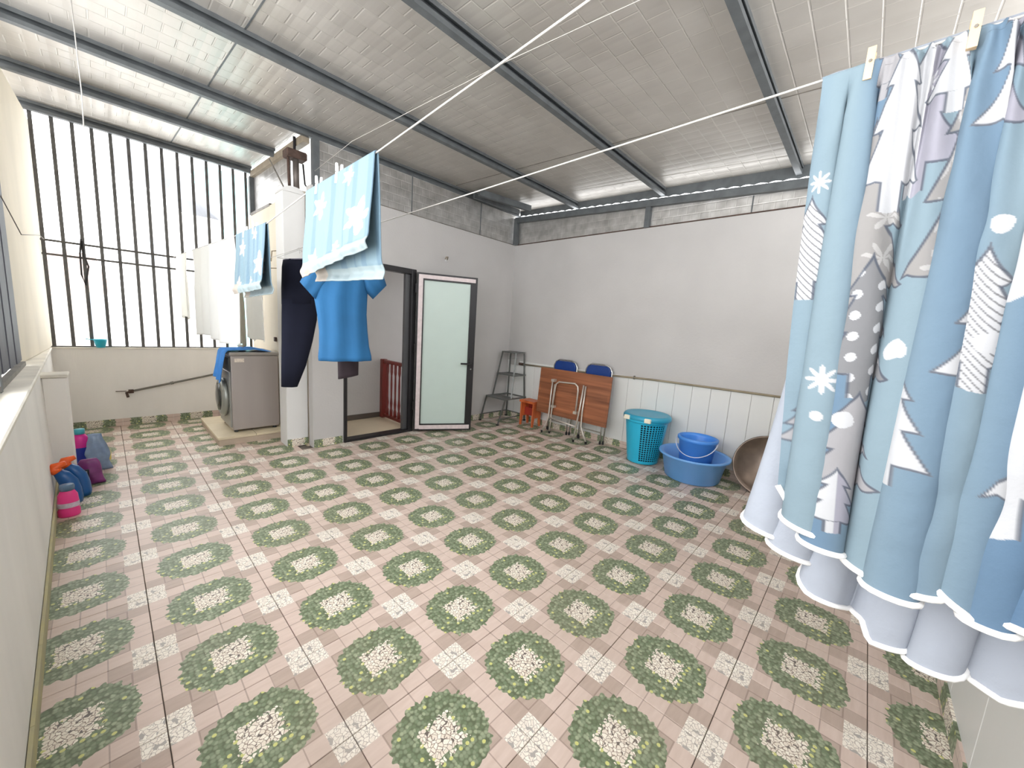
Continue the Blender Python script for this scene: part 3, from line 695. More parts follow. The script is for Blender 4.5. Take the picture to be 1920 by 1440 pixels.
# ------------------------------------------------------------------ pillowcases on the first cord
def pillowcase(y0, y1, zf, zb, label, seed):
    nu, nv = 110, 110; u = np.linspace(0, 1, nu)[:, None]; v = np.linspace(0, 1, nv)[None, :]
    y_ = y0+(y1-y0)*u; zt = np.array([[A_z(float(q))+0.012] for q in y_[:, 0]])
    root = empty('pillowcase', T(2.8,(y0+y1)/2,zb[0]), label, 'pillowcase', 'starred pillowcases on the cord')
    for nm, zl, sg in (('front_flap', zf, -1), ('back_flap', zb, 1)):
        z1 = zl[0]+(zl[1]-zl[0])*u; z_ = zt+(z1-zt)*v
        wv = smooth_noise(nu, 9, seed+sg)[:, None]; x_ = 2.8+sg*(0.013*np.clip(v*110, 0, 1)+0.045*v)+0.018*v*wv+0.006*np.sin(2*np.pi*(7*u+v))*v
        puff = np.exp(-((v-0.93)/0.05)**2); x_ = x_+sg*0.03*puff*(1+0.4*smooth_noise(nu, 22, seed+3)[:, None])
        A = np.stack([x_+0*y_, y_+0*v+0.01*np.sin(9*v+seed)*u, z_], -1)
        C = np.broadcast_to(lin((116,140,151)), A.shape).copy()
        st_ = ((np.sin(u*23+seed)+np.sin(u*41)) > 0.6)[..., None]; C = np.where(np.broadcast_to(st_, C.shape), lin((102,128,144)), C)
        for (su, sv, sr) in ((0.72,0.28,0.15), (0.30,0.12,0.10), (0.16,0.60,0.20), (0.80,0.86,0.14), (0.42,0.83,0.07)) if sg < 0 else ((0.3,0.5,0.2),(0.8,0.3,0.15)):
            an = np.arctan2(v-sv, u-su)+seed; rr = np.hypot((u-su)*1.3, v-sv)/sr; C[rr < 0.74+0.26*np.cos(5*an)+0.1*np.sin(11*an)] = lin((182,181,178))
        C[(v > 0.88)+0*u > 0] = lin((146,160,163)); C[((v > 0.84) & (u > 0.78))] = lin((172,163,152))
        grid_mesh(nm, A*S, C, MATS.setdefault('printed_satin', cloth_mat('printed_satin', 0.6, 0.08)), root, solid=0.004)
    A_ = [T(2.8-0.015,q,A_z(q)+0.016) for q in np.linspace(y0, y1, 14)]
    return root
pillowcase(-0.19, 1.19, (3.78,3.62), (3.57,3.60), 'starred light blue pillowcase hanging in front of the blue T-shirt', 2)
pillowcase(2.58, 4.08, (3.55,3.50), (3.50,3.46), 'starred light blue pillowcase hanging beside the white sheet', 8)
for (y_, lb) in ((0.45,'white clothespin on the pillowcase before the T-shirt'), (0.9,'white clothespin on the pillowcase before the T-shirt'), (3.1,'white clothespin on the pillowcase beside the white sheet'), (3.6,'white clothespin on the pillowcase beside the white sheet')):
    clothespin((2.8,y_,A_z(y_)+0.005), lb, pin_w, 1.0, 0.0, 'white pins on the first cord')

# ------------------------------------------------------------------ white laundry near the grille
white_m = mat('white_cotton', (253,253,251), 0.9, var=0.01, scale=5, trans=0.6)
grey_m = mat('greyish_cotton', (196,194,182), 0.9, var=0.05, scale=5, trans=0.35)
def hung(name, label, cat, m, x, y0, y1, zt, zb, nf=3, amp=0.05, seed=1, wave=0.03):
    nu, nv = 60, 50; u = np.linspace(0, 1, nu)[:, None]; v = np.linspace(0, 1, nv)[None, :]
    y_ = y0+(y1-y0)*u
    zt_ = np.array([[zt(float(q)) if callable(zt) else zt] for q in y_[:, 0]]); z_ = zt_+(zb+wave*np.sin(u*9+seed)-zt_)*v
    x_ = (x(y_) if callable(x) else x)+amp*np.clip(v*2.2, 0, 1)*np.sin(2*np.pi*nf*u+seed+0.6*v)+amp*0.4*smooth_noise(nu, 6, seed)[:, None]*v
    A = np.stack([x_, y_+0*v, z_], -1)
    return tag(grid_mesh(name, A*S, None, m, None, solid=0.003), label, cat)
hung('bed_sheet', 'wide white sheet hanging in front of the grille bars', 'sheet', white_m, 2.8, 4.3, 8.2, lambda q: A_z(q)+0.01, 2.70, 5, 0.06, 2)
hung('towel', 'narrow white towel hanging beside the wide white sheet', 'towel', white_m, 2.8, 9.1, 10.9, lambda q: A_z(q)+0.01, 3.0, 2, 0.05, 4)
hung('undershirt', 'greyish white undershirt hanging behind the farther starred pillowcase', 'shirt', grey_m, CX, 8.0, 9.6, lambda q: CZ(q)+0.01, 2.42, 2, 0.06, 5)
hung('pillow_slip', 'white cloth hanging between the undershirt and the stairwell wall', 'cloth', white_m, CX, 6.2, 7.6, lambda q: CZ(q)+0.01, 2.65, 2, 0.05, 6)

# ------------------------------------------------------------------ T-shirt, trousers, dark cloth on the second cord
def loft(mb, rings, n=28, cap0=False, cap1=False, wr=0.0, k=9, seed=0):     # rings: (centre, half vector a, half vector b)
    base_ = len(mb.v)
    for j, (c, a, b_) in enumerate(rings):
        c, a, b_ = Vector(c), Vector(a), Vector(b_)
        for i in range(n):
            t = 2*math.pi*i/n; w_ = 1+wr*math.sin(k*t+seed+0.35*j)
            mb.v.append(c+a*(math.cos(t)*(1+wr*0.2*math.sin(j)))+b_*(math.sin(t)*w_))
    for j in range(len(rings)-1):
        for i in range(n):
            i2 = (i+1) % n; mb.f.append((base_+j*n+i, base_+j*n+i2, base_+(j+1)*n+i2, base_+(j+1)*n+i))
    if cap0: mb.f.append(tuple(base_+i for i in range(n)))
    if cap1: mb.f.append(tuple(base_+(len(rings)-1)*n+i for i in range(n)))
    return mb
def facing(px, py):       # a frame at the second cord under pixel column px, turned towards the open side
    y = CAM[1]
    lo, hi = -3.0, 11.0
    for _ in range(40):
        mid = (lo+hi)/2
        if proj(np.array([CX(mid),mid,CZ(mid)]))[0] > px: lo = mid
        else: hi = mid
    c = np.array([CX(mid),mid,CZ(mid)]); d = c[:2]-CAM[:2]; dist = float(np.linalg.norm(d)); d = d/dist
    return c, np.array([d[1],-d[0],0.0]), np.array([d[0],d[1],0.0]), dist
def pt_on(c, ex, ey, px, py, dep=0.0):     # pixel on the vertical plane through c spanned by ex and z
    d = ray(px, py); q = c+ey*dep; t = ((q-CAM)@ey)/(d@ey); return CAM+d*t
tee_m = mat('blue_jersey', (30,92,138), 0.85, var=0.08, scale=6, bump=0.12, bscale=25, trans=0.12)
c, ex, ey, dist = facing(648, 440)
tee = empty('t_shirt', T(pt_on(c, ex, ey, 648, 678)), 'bright blue T-shirt hanging upside right behind the nearer pillowcase', 't-shirt')
tee['label'] = 'bright blue short-sleeved T-shirt hanging behind the nearer pillowcase'
rings = []
for (xl, xr, yy, dp) in ((622,672,500,0.03), (606,690,512,0.07), (596,688,535,0.12), (590,688,560,0.14), (594,688,590,0.14), (597,690,620,0.13), (598,692,650,0.13), (598,695,668,0.13), (599,695,676,0.13)):
    a = pt_on(c, ex, ey, xl, yy); b_ = pt_on(c, ex, ey, xr, yy); rings.append((T((a+b_)/2), T((b_-a)/2), T(ey*dp)))
loft(MB(), rings, 40, wr=0.16, k=7).build('body', tee_m, tee, smooth=True, solid=0.003)
for pts in (((606,512,17),(592,526,20),(578,546,18)), ((690,512,16),(700,528,22),(712,548,17))):
    rs_ = []
    for (px, py, hw) in pts:
        q = pt_on(c, ex, ey, px, py); k_ = hw*dist/FPX*1.0
        dr_ = np.array([0.75 if px > 648 else -0.75,0,0]); a = (ex*(0.62 if px > 648 else -0.62)+np.array([0,0,0.72]))*k_
        rs_.append((T(q), T(a), T(ey*0.10)))
    loft(MB(), rs_, 20, wr=0.15, k=5).build('sleeve', tee_m, tee, smooth=True, solid=0.003)
hang_m = mat('hanger_wire', (190,188,184), 0.4, 0.6)
def hanger(c, ex, wd, top, bot, label):
    c = np.array(c); root = empty('clothes_hanger', T(c[0],c[1],bot), label, 'hanger')
    z = np.array([0,0,1.0])
    cc = np.array([c[0],c[1],0.0])
    hk = [cc+ex*0.03*math.cos(t)+z*(top-0.02+0.035*math.sin(t)) for t in np.linspace(-0.6, math.pi, 9)]
    hk = [cc+z*(bot+0.16)]+[cc+z*(top-0.07)]+hk
    MB().tube([T(q) for q in hk], 0.0018, 6).build('hook', hang_m, root, smooth=True)
    MB().tube([T(q) for q in (cc+z*(bot+0.16), cc+ex*wd+z*bot, cc-ex*wd+z*bot)], 0.0022, 6, closed=True).build('shoulder_wire', hang_m, root)
    return root
zs = pt_on(c, ex, ey, 648, 512)[2]
hanger(c, ex, 0.325, c[2]-0.006, zs+0.005, 'thin wire hanger holding the blue T-shirt')

navy = mat('navy_cloth', (19,21,35), 0.9, var=0.12, scale=8, bump=0.1, bscale=25, spec=0.2)
c, ex, ey, dist = facing(561.5, 470)
tr = empty('trousers', T(pt_on(c, ex, ey, 545, 725)), 'black-navy trousers hanging in front of the white pillar', 'trousers')
def prow(xl, xr, yy, dp, dz=0.0, dd=0.0):
    a = pt_on(c, ex, ey, xl, yy, dd); b_ = pt_on(c, ex, ey, xr, yy, dd); return (T((a+b_)/2), T((b_-a)/2), T(ey*dp))
loft(MB(), [prow(531,592,487,0.16), prow(529,594,500,0.16), prow(528,596,540,0.18), prow(528,596,570,0.18)], 32, wr=0.06, k=5).build('seat', navy, tr, smooth=True, solid=0.003)
loft(MB(), [prow(528,596,560,0.10,dd=-0.07), prow(528,594,600,0.10,dd=-0.07), prow(528,586,640,0.09,dd=-0.06), prow(527,574,685,0.08,dd=-0.06), prow(527,558,725,0.07,dd=-0.06)], 24, cap1=True, wr=0.06, k=5).build('leg', navy, tr, smooth=True)
loft(MB(), [prow(530,596,560,0.10,dd=0.08), prow(531,592,600,0.10,dd=0.08), prow(531,582,640,0.09,dd=0.07), prow(531,570,685,0.08,dd=0.07), prow(531,556,720,0.07,dd=0.07)], 24, cap1=True, wr=0.06, k=5).build('leg', navy, tr, smooth=True)
rb = prow(531,592,488,0.163); wb_ = [rb[0]+rb[1]*math.cos(t)+rb[2]*math.sin(t) for t in np.linspace(0, 2*math.pi, 25)[:-1]]
o = MB().tube(wb_, 0.004, 6, closed=True).build('waistband', mat('grey_elastic', (96,92,108), 0.8), tr)
hanger(c, ex, 0.298, c[2]-0.006, pt_on(c, ex, ey, 561.5, 487)[2]-0.01, 'thin wire hanger holding the navy trousers')
c, ex, ey, dist = facing(628, 445); ey2 = ey
dk = MB(); loft(dk, [(T(c[0],c[1],c[2]+0.012), T(-0.0055,-0.14,0), T(0.010,-0.0004,0)), (T(c[0],c[1],c[2]-0.10), T(0.05,-0.125,0), T(0.03,0.010,0)), (T(pt_on(c,ex,ey,648,500,0.0)), T(ex*0.14), T(ey*0.05)), (T(pt_on(c,ex,ey,653,600,0.0)), T(ex*0.14), T(ey*0.06)), (T(pt_on(c,ex,ey,653,700,0.0)), T(ex*0.13+np.array([0,0,0.03])), T(ey*0.06)), (T(pt_on(c,ex,ey,653,707,0.0)), T(ex*0.13+np.array([0,0,0.03])), T(ey*0.05))], 24, cap0=True, cap1=True, wr=0.1, k=5)
tag(dk.build('leggings', mat('maroon_black_cloth', (38,26,32), 0.9, var=0.15), smooth=True), 'dark maroon leggings showing below the hem of the blue T-shirt', 'leggings')

# ------------------------------------------------------------------ washing corner
pt = mat('plinth_tile', (214,200,172), 0.4, var=0.08, scale=6)
plt = empty('washing_plinth', T(3.85,9.2,0), 'low tiled plinth under the grey washing machine', 'plinth')
MB().box(T(3.08,8.02,0), T(XS-0.01,10.4,0.15)).build('body', mat('plinth_side', (186,168,150), 0.7, var=0.1), plt)
for i in range(2):
    for j in range(3):
        MB().box(T(3.06+0.79*i,8.0+0.8*j,0.15), T(3.06+0.79*i+0.78,8.0+0.8*j+0.79,0.21)).build('tile', pt, plt, bevel=0.002)
wmg = mat('grey_enamel', (172,164,160), 0.35, 0.35, var=0.04, scale=2, stretch=(4,4,0.3)); wdk = mat('dark_plastic', (54,56,56), 0.4); wgr = mat('door_rim', (150,152,146), 0.3, 0.4)
wm = empty('washing_machine', T(3.95,8.95,0.21), 'grey front-loading washing machine standing on the tiled plinth', 'washing machine')
MB().box(T(3.42,8.3,0.27), T(4.46,9.6,2.16)).build('cabinet', wmg, wm, bevel=0.012, seg=2)
MB().box(T(3.40,8.28,2.16), T(4.48,9.62,2.24)).build('lid', mat('lid_grey', (158,152,146), 0.35, 0.2), wm, bevel=0.01, seg=2)
MB().box(T(3.385,8.34,0.34), T(3.425,9.56,1.76)).build('front_panel', mat('front_grey', (150,150,146), 0.35, 0.3), wm, bevel=0.006)
MB().box(T(3.375,8.32,1.80), T(3.425,9.58,2.12)).build('control_panel', wdk, wm, bevel=0.006)
tfx = lambda c_: (lambda q: T(c_)+Vector((-q.z, q.x, q.y)))
MB().lathe([(0.215,0),(0.225,0.015),(0.215,0.045),(0.165,0.06),(0.16,0.045)], 32, tf=tfx((3.385,8.92,1.05)), caps=(True,False)).build('door_rim', wgr, wm, smooth=True)
MB().lathe([(0.163,0.03),(0.15,0.062),(0.09,0.075),(0.001,0.08)], 32, tf=tfx((3.385,8.92,1.05)), caps=(True,True)).build('door_glass', mat('dark_glass', (40,44,44), 0.1, 0.0), wm, smooth=True)
for (a, b_) in ((3.5,8.4),(4.36,8.4),(3.5,9.5),(4.36,9.5)): MB().lathe([(0.02,0.0),(0.022,0.008),(0.016,0.03)], 10, tf=lambda q, a=a, b_=b_: T(a,b_,0.21)+q).build('foot', wdk, wm)
MB().box(T(3.50,8.292,2.00), T(3.70,8.30,2.09)).build('sticker', mat('sticker_paper', (226,214,200), 0.6, var=0.15, scale=60), wm)
# towel over the front edge of the machine
nu, nv = 50, 70; u = np.linspace(0, 1, nu)[:, None]; v = np.linspace(0, 1, nv)[None, :]
path = np.array([(4.30,2.262),(3.95,2.30),(3.7,2.275),(3.5,2.268),(3.38,2.255),(3.335,2.20),(3.30,2.0),(3.27,1.75),(3.24,1.5)])
ps = np.concatenate([[0], np.cumsum(np.linalg.norm(np.diff(path, axis=0), axis=1))]); ps /= ps[-1]
tx = np.interp(v, ps, path[:,0]); tz = np.interp(v, ps, path[:,1])
drop = np.clip((v-0.55)/0.45, 0, 1)
yy = 8.34+0.86*u+0.06*np.sin(5*v)*(1-u)
xx = tx-0.03*drop*(1+np.sin(2*np.pi*2.6*u+1)); zz = tz+0.03*np.abs(np.sin(3*np.pi*u+2*v))*(1-drop)*np.clip(v*6, 0, 1)+0.10*drop*u+0*u
tw = grid_mesh('towel', np.stack([xx+0*u, yy+0*v, zz], -1)*S, None, mat('blue_terry', (62,138,222), 0.95, var=0.12, scale=12, bump=0.4, bscale=120), None, solid=0.006)
tag(tw, 'bright blue towel draped over the washing machine', 'towel')
bw = MB().lathe([(0.03,0),(0.05,0.04),(0.053,0.045),(0.047,0.043),(0.028,0.006)], 20, tf=lambda q: T(3.9,9.45,2.245)+q, caps=(True,True)).build('bowl', mat('white_plastic', (238,238,234), 0.4), smooth=True)
tag(bw, 'small white plastic bowl on the washing machine lid', 'bowl')

# pipe and tap on the rear parapet
rp_ = empty('drain_pipe', T(2.5,YB-0.1,0.9), 'thin grey pipe with a tap sloping along the rear parapet', 'pipe')
MB().tube([T(1.72,YB-0.07,0.925), T(3.0,YB-0.07,1.195), T(XS+0.01,YB-0.07,1.556)], 0.012, 8).build('pipe', M['pipe'], rp_, smooth=True)
MB().tube([T(2.55,YB-0.07,1.10), T(2.62,YB-0.07,1.115)], 0.018, 8).build('coupling', M['pipe'], rp_)
MB().tube([T(1.74,YB-0.07,0.93), T(1.66,YB-0.16,0.91), T(1.68,YB-0.22,0.80)], 0.014, 8).build('tap_spout', M['rust'], rp_, smooth=True)
MB().bar(T(1.66,YB-0.14,0.95), T(1.46,YB-0.16,0.96), 0.012, 0.008).build('tap_lever', M['rust'], rp_)
MB().box(T(1.70,YB-0.1,0.88), T(1.80,YB,0.97)).build('bracket', M['rust'], rp_)
# cup on the rear parapet
cu = empty('plastic_dipper', T(1.25,YB-0.02+0.1,ZP), 'cyan plastic dipper standing on the rear parapet', 'dipper')
MB().lathe([(0.035,0.0),(0.055,0.09),(0.058,0.095),(0.05,0.09),(0.03,0.006)], 18, tf=lambda q: T(1.27,YB+0.0,ZP)+q).build('cup', mat('cyan_plastic', (40,182,208), 0.35), cu, smooth=True)
MB().bar(T(1.2,YB-0.05,ZP+0.19), T(1.02,YB-0.06,ZP+0.22), 0.018, 0.008).build('handle', mat('cyan_plastic', (40,182,208)), cu)
# pipe along the right wall
fp = empty('wall_pipe', T(XF-0.08,1,2.1), 'thin brownish pipe clipped along the top of the wall cladding', 'pipe')
MB().tube([T(XF-0.055,6.05,2.02), T(XF-0.055,3.0,2.06), T(XF-0.055,1.2,2.12), T(XF-0.055,-4.0,2.15)], 0.012, 8).build('pipe', mat('stained_pipe', (146,134,112), 0.6, 0.1, var=0.25, scale=4), fp, smooth=True)
for y_ in (1.7,-1.9): MB().box(T(XF-0.085,y_-0.015,2.06), T(XF-0.02,y_+0.015,2.16)).build('clip', M['rail'], fp)
MB().tube([T(XF-0.055,6.1,2.02), T(XF-0.055,5.92,2.02)], 0.022, 8).build('valve', M['rust'], fp)
MB().box(T(XF-0.1,6.12,1.98), T(XF-0.01,6.5,2.20)).build('junction_box', mat('box_grey', (170,168,164), 0.6), fp, bevel=0.004)
# lamp bracket above the door
fx = empty('lamp_bracket', T(8.6,YD,5.2), 'small bare lamp bracket on the wall above the glass door', 'bracket')
MB().lathe([(0.03,0),(0.028,0.012),(0.01,0.018)], 14, tf=lambda q: T(8.62,YD,5.2)+Vector((q.x,-q.z,q.y))).build('plate', M['white_wall'], fx, smooth=True)
MB().tube([T(8.62,YD-0.03,5.2), T(8.55,YD-0.16,5.26), T(8.46,YD-0.2,5.24), T(8.42,YD-0.2,5.17)], 0.008, 8).build('arm', M['tan'], fx, smooth=True)
so = MB().box(T(XS-0.05,9.02,2.48), T(XS+0.0,9.16,2.60)).build('wall_hook', M['rust'], bevel=0.004); tag(so, 'small rusty hook low on the cream stairwell wall', 'hook')
hk = empty('cord_bracket', T(XS,8.8,4.6), 'pale bent bracket high on the cream stairwell wall', 'bracket')
MB().tube([T(XS,8.7,4.9), T(XS-0.16,8.7,4.86), T(XS-0.18,8.72,4.6)], 0.007, 6).build('arm', M['tan'], hk); MB().tube([T(XS,8.72,4.45), T(XS-0.22,8.72,4.42)], 0.006, 6).build('peg', M['tan'], hk)

# pipes standing on the pillar
ps_ = empty('pipe_stack', T(4.55,7.35,6.1), 'rusty steel pipes standing on top of the white pillar', 'pipe')
MB().tube([T(4.65,7.3,6.12), T(4.64,7.3,6.92)], 0.030, 14).build('flue_pipe', mat('flue_steel', (112,104,98), 0.5, 0.5, var=0.2), ps_, smooth=True)
MB().tube([T(4.50,7.3,6.12), T(4.48,7.3,6.9)], 0.014, 10).build('thin_pipe', M['rust'], ps_, smooth=True)
MB().box(T(4.42,7.18,6.82), T(4.86,7.5,7.0)).build('cap', M['rust'], ps_, bevel=0.012)
MB().tube([T(4.62,7.3,7.0), T(4.62,7.3,7.3)], 0.014, 8).build('tie_rod', M['black'], ps_)
MB().tube([T(4.40,7.3,6.1), T(4.18,7.6,6.75)], 0.007, 6).build('stay_wire', M['rail'], ps_)
MB().tube([T(4.78,7.25,6.75), T(4.80,7.2,6.3), T(4.90,7.15,6.14), T(4.98,7.1,6.3)], 0.009, 6).build('cable', M['black'], ps_, smooth=True)

# ------------------------------------------------------------------ along the right wall
stl = mat('ladder_steel', (116,118,116), 0.45, 0.5, var=0.15, scale=15)
ld = empty('step_stool', T(10.9,6.15,0), 'grey steel three-tier step stool in the corner by the door', 'step stool')
ya, yb_ = 5.68, 6.60
def leg(a, b_, nm='leg'): MB().bar(T(a), T(b_), 0.018, 0.018).build(nm, stl, ld)
for y_, sg in ((ya,-1), (yb_,1)):
    leg((11.08,y_+(0.16 if sg < 0 else -0.10),2.42), (10.80,y_,0.86), 'upright'); leg((11.50,y_+(0.16 if sg < 0 else -0.10),2.42), (11.56,y_,0.0), 'rear_leg'); leg((10.50,y_,0.86), (10.22,y_-sg*0.02,0.0), 'front_leg')
    MB().bar(T(10.28,y_,0.22), T(11.54,y_,0.22), 0.014, 0.014).build('brace', stl, ld)
MB().bar(T(11.545,ya,0.22), T(11.545,yb_,0.22), 0.014, 0.014).build('brace', stl, ld)
def treadp(x0, x1, z, y0, y1, nsl, nm):
    o = MB()
    for (a, b_) in (((x0,y0,z),(x0,y1,z)), ((x1,y0,z),(x1,y1,z)), ((x0,y0,z),(x1,y0,z)), ((x0,y1,z),(x1,y1,z))): o.bar(T(a), T(b_), 0.02, 0.02)
    r_ = o.build(nm, stl, ld)
    if nsl: MB().box(T(x0,y0,z), T(x0+(x1-x0)*nsl,y1,z+0.015)).build('plate', stl, r_)
treadp(11.06,11.52,2.43,ya+0.16,yb_-0.10,1.0,'top_step'); treadp(10.92,11.52,1.65,ya+0.06,yb_-0.04,0.55,'middle_step'); treadp(10.48,11.54,0.86,ya,yb_,0.5,'lower_step')
for (a, b_) in ((10.22,ya+0.02),(10.22,yb_-0.02),(11.56,ya),(11.56,yb_)): MB().box(T(a-0.035,b_-0.035,0), T(a+0.035,b_+0.035,0.05)).build('foot', wdk, ld)

orange = mat('orange_stained_wood', (190,92,48), 0.45, var=0.15, scale=8, wood=(206,108,58), stretch=(1,1,0.3)); redw = mat('reddish_wood', (158,52,38), 0.5, var=0.15, scale=8)
so_ = empty('wooden_stool', T(11.2,5.0,0), 'small orange wooden stool between the step stool and the table', 'stool')
MB().box(T(10.98,4.82,0.80), T(11.48,5.46,0.88)).build('seat', orange, so_, bevel=0.004)
for y_ in (5.38,4.85):
    o = MB(); o.prism([T(11.00,y_,0), T(11.08,y_,0), T(11.12,y_,0.30), T(11.34,y_,0.30), T(11.38,y_,0), T(11.46,y_,0), T(11.44,y_,0.80), T(11.02,y_,0.80)], T(0,0.05,0)); o.build('side_panel', orange, so_, bevel=0.003)
MB().box(T(11.20,4.90,0.35), T(11.25,5.38,0.62)).build('stretcher', redw, so_)
MB().box(T(11.40,4.90,0.30), T(11.43,5.38,0.80)).build('back_panel', redw, so_)

chrome = mat('chrome_tube', (196,196,194), 0.25, 0.85, var=0.05); navyv = mat('blue_vinyl', (22,58,128), 0.4, var=0.1); blk = mat('black_rubber', (30,28,30), 0.7)
def chair_parts(root):
    mk = lambda mb, nm, m, **k: setattr_(mb.build(nm, m, None, origin=(0,0,0), **k), root)
    w2 = 0.20
    U = lambda x, z1, w_, zb, xb: [(xb,-w_,zb)]+[(x+(xb-x)*(1-t)*0.6,-w_,zb+(z1-zb-0.09)*t) for t in (0.3,0.6,0.9,1.0)]+[(x,-w_+0.03,z1-0.03),(x,-w_+0.09,z1),(x,w_-0.09,z1),(x,w_-0.03,z1-0.03)]+[(x+(xb-x)*(1-t)*0.6,w_,zb+(z1-zb-0.09)*t) for t in (1.0,0.9,0.6,0.3)]+[(xb,w_,zb)]
    mk(MB().tube(U(0.03,1.065,w2,0.02,-0.03), 0.0105, 8), 'back_frame', chrome, smooth=True)
    mk(MB().tube(U(-0.05,0.80,w2-0.03,0.02,-0.055), 0.0105, 8), 'rear_frame', chrome, smooth=True)
    pad = [(y*1.0, z) for y, z in ((-0.185,0.86),(0.185,0.86),(0.185,0.98),(0.16,1.03),(0.11,1.048),(-0.11,1.048),(-0.16,1.03),(-0.185,0.98))]
    mk(MB().prism([(0.005,y,z) for y, z in pad], (0.035,0,0)), 'backrest', navyv, bevel=0.008)
    mk(MB().prism([(-0.03,y,z) for y, z in ((-0.165,0.36),(0.165,0.36),(0.175,0.62),(0.16,0.73),(-0.16,0.73),(-0.175,0.62))], (0.03,0,0)), 'seat', navyv, bevel=0.008)
    for y_ in (-w2, w2): mk(MB().tube([(-0.03,y_,0), (-0.03,y_,0.04)], 0.015, 8), 'foot', blk)
    for y_ in (-w2+0.03, w2-0.03): mk(MB().tube([(-0.055,y_,0), (-0.055,y_,0.04)], 0.015, 8), 'foot', blk)
    mk(MB().bar((-0.05,-w2+0.03,0.16), (-0.05,w2-0.03,0.16), 0.015, 0.015), 'stretcher', chrome)
def setattr_(o, root): o.parent = root; return o
ch = empty('folding_chair', T(11.42,4.02,0), 'folded chair with blue padded back beside the step stool end of the table', 'chair', 'folded chairs behind the table')
chair_parts(ch)
ch2 = ch.copy(); COL.objects.link(ch2); ch2.location = T(11.42,2.80,0); ch2['label'] = 'folded chair with blue padded back at the basket end of the table'
for c_ in list(ch.children):
    d_ = c_.copy(); COL.objects.link(d_); d_.parent = ch2

def wood_material():
    m = bpy.data.materials.new('walnut_laminate'); m.use_nodes = True; N = m.node_tree.nodes; K = m.node_tree.links; b = N['Principled BSDF']
    tc = N.new('ShaderNodeTexCoord'); mp = N.new('ShaderNodeMapping'); mp.inputs['Scale'].default_value = (1,0.5,14); K.new(tc.outputs['Object'], mp.inputs['Vector'])
    nz = N.new('ShaderNodeTexNoise'); nz.inputs['Scale'].default_value = 1.6; nz.inputs['Detail'].default_value = 5; K.new(mp.outputs[0], nz.inputs['Vector'])
    br = N.new('ShaderNodeTexBrick'); br.inputs['Scale'].default_value = 1; br.inputs['Brick Width'].default_value = 0.55; br.inputs['Row Height'].default_value = 0.085; br.inputs['Mortar Size'].default_value = 0.0
    br.inputs['Color1'].default_value = (0.8,0.8,0.8,1); br.inputs['Color2'].default_value = (1.15,1.1,1.05,1)
    m2 = N.new('ShaderNodeMapping'); m2.inputs['Rotation'].default_value = (math.pi/2,0,math.pi/2); sw = N.new('ShaderNodeSeparateXYZ'); cw = N.new('ShaderNodeCombineXYZ')
    K.new(tc.outputs['Object'], sw.inputs[0]); K.new(sw.outputs[1], cw.inputs[0]); K.new(sw.outputs[2], cw.inputs[1]); K.new(cw.outputs[0], br.inputs['Vector'])
    rp = N.new('ShaderNodeValToRGB'); rp.color_ramp.elements[0].position = 0.3; rp.color_ramp.elements[1].position = 0.7; rp.color_ramp.elements[0].color = L4((116,70,48)); rp.color_ramp.elements[1].color = L4((172,110,76))
    K.new(nz.outputs['Fac'], rp.inputs[0]); mx = N.new('ShaderNodeMix'); mx.data_type = 'RGBA'; mx.blend_type = 'MULTIPLY'; mx.inputs[0].default_value = 1
    K.new(rp.outputs[0], mx.inputs[6]); K.new(br.outputs['Color'], mx.inputs[7]); K.new(mx.outputs[2], b.inputs['Base Color']); b.inputs['Roughness'].default_value = 0.4
    return m
ft = empty('folding_table', T(11.1,3.45,0), 'folded table with walnut-patterned top leaning by the blue chairs', 'table')
def tp(y, z, d=0.0): return T(11.06+0.10*(z-0.6)/1.5-d, y, z)       # the top leans slightly towards the wall
MB().prism([tp(4.76,0.60), tp(2.16,0.60), tp(2.16,2.07), tp(4.76,2.07)], T(0.055,0,0)).build('tabletop', wood_material(), ft, bevel=0.003)
pt_m = mat('cream_tube', (206,198,188), 0.3, 0.5, var=0.06)
tube = lambda pts, nm: MB().tube([tp(*q) for q in pts], 0.0115, 8).build(nm, pt_m, ft, smooth=True)
tube([(4.18,1.74,0.06),(4.17,1.2,0.08),(4.15,0.55,0.10),(4.20,0.30,0.13),(4.30,0.05,0.17)], 'leg'); tube([(3.02,1.72,0.06),(3.04,1.0,0.09),(3.06,0.05,0.20)], 'leg')
tube([(2.95,1.70,0.05),(2.96,0.9,0.06),(2.93,0.48,0.07),(2.82,0.25,0.07),(2.70,0.06,0.07)], 'leg'); tube([(4.08,1.60,0.05),(4.08,0.9,0.06),(4.08,0.5,0.06),(4.08,0.05,0.05)], 'leg')
tube([(4.04,0.90,0.10),(4.02,1.50,0.10),(4.00,1.62,0.10),(3.90,1.70,0.10),(3.30,1.73,0.10),(3.20,1.66,0.10),(3.17,1.52,0.10),(3.16,0.85,0.10)], 'support_hoop')
tube([(4.18,0.52,0.09),(3.05,0.44,0.10)], 'stretcher')
for (y_, z_) in ((4.02,0.90),(3.17,0.86),(4.12,1.72)): MB().box(tp(y_+0.06,z_-0.04,0.14), tp(y_-0.06,z_+0.04,0.02)).build('bracket', pt_m, ft)
for q in ((4.30,0.05,0.17),(3.06,0.05,0.20),(2.70,0.06,0.07),(4.08,0.05,0.05)): MB().lathe([(0.014,0),(0.016,0.035)], 10, tf=lambda p_, q=q: Vector((tp(*q).x, tp(*q).y, 0))+p_).build('foot', blk, ft)

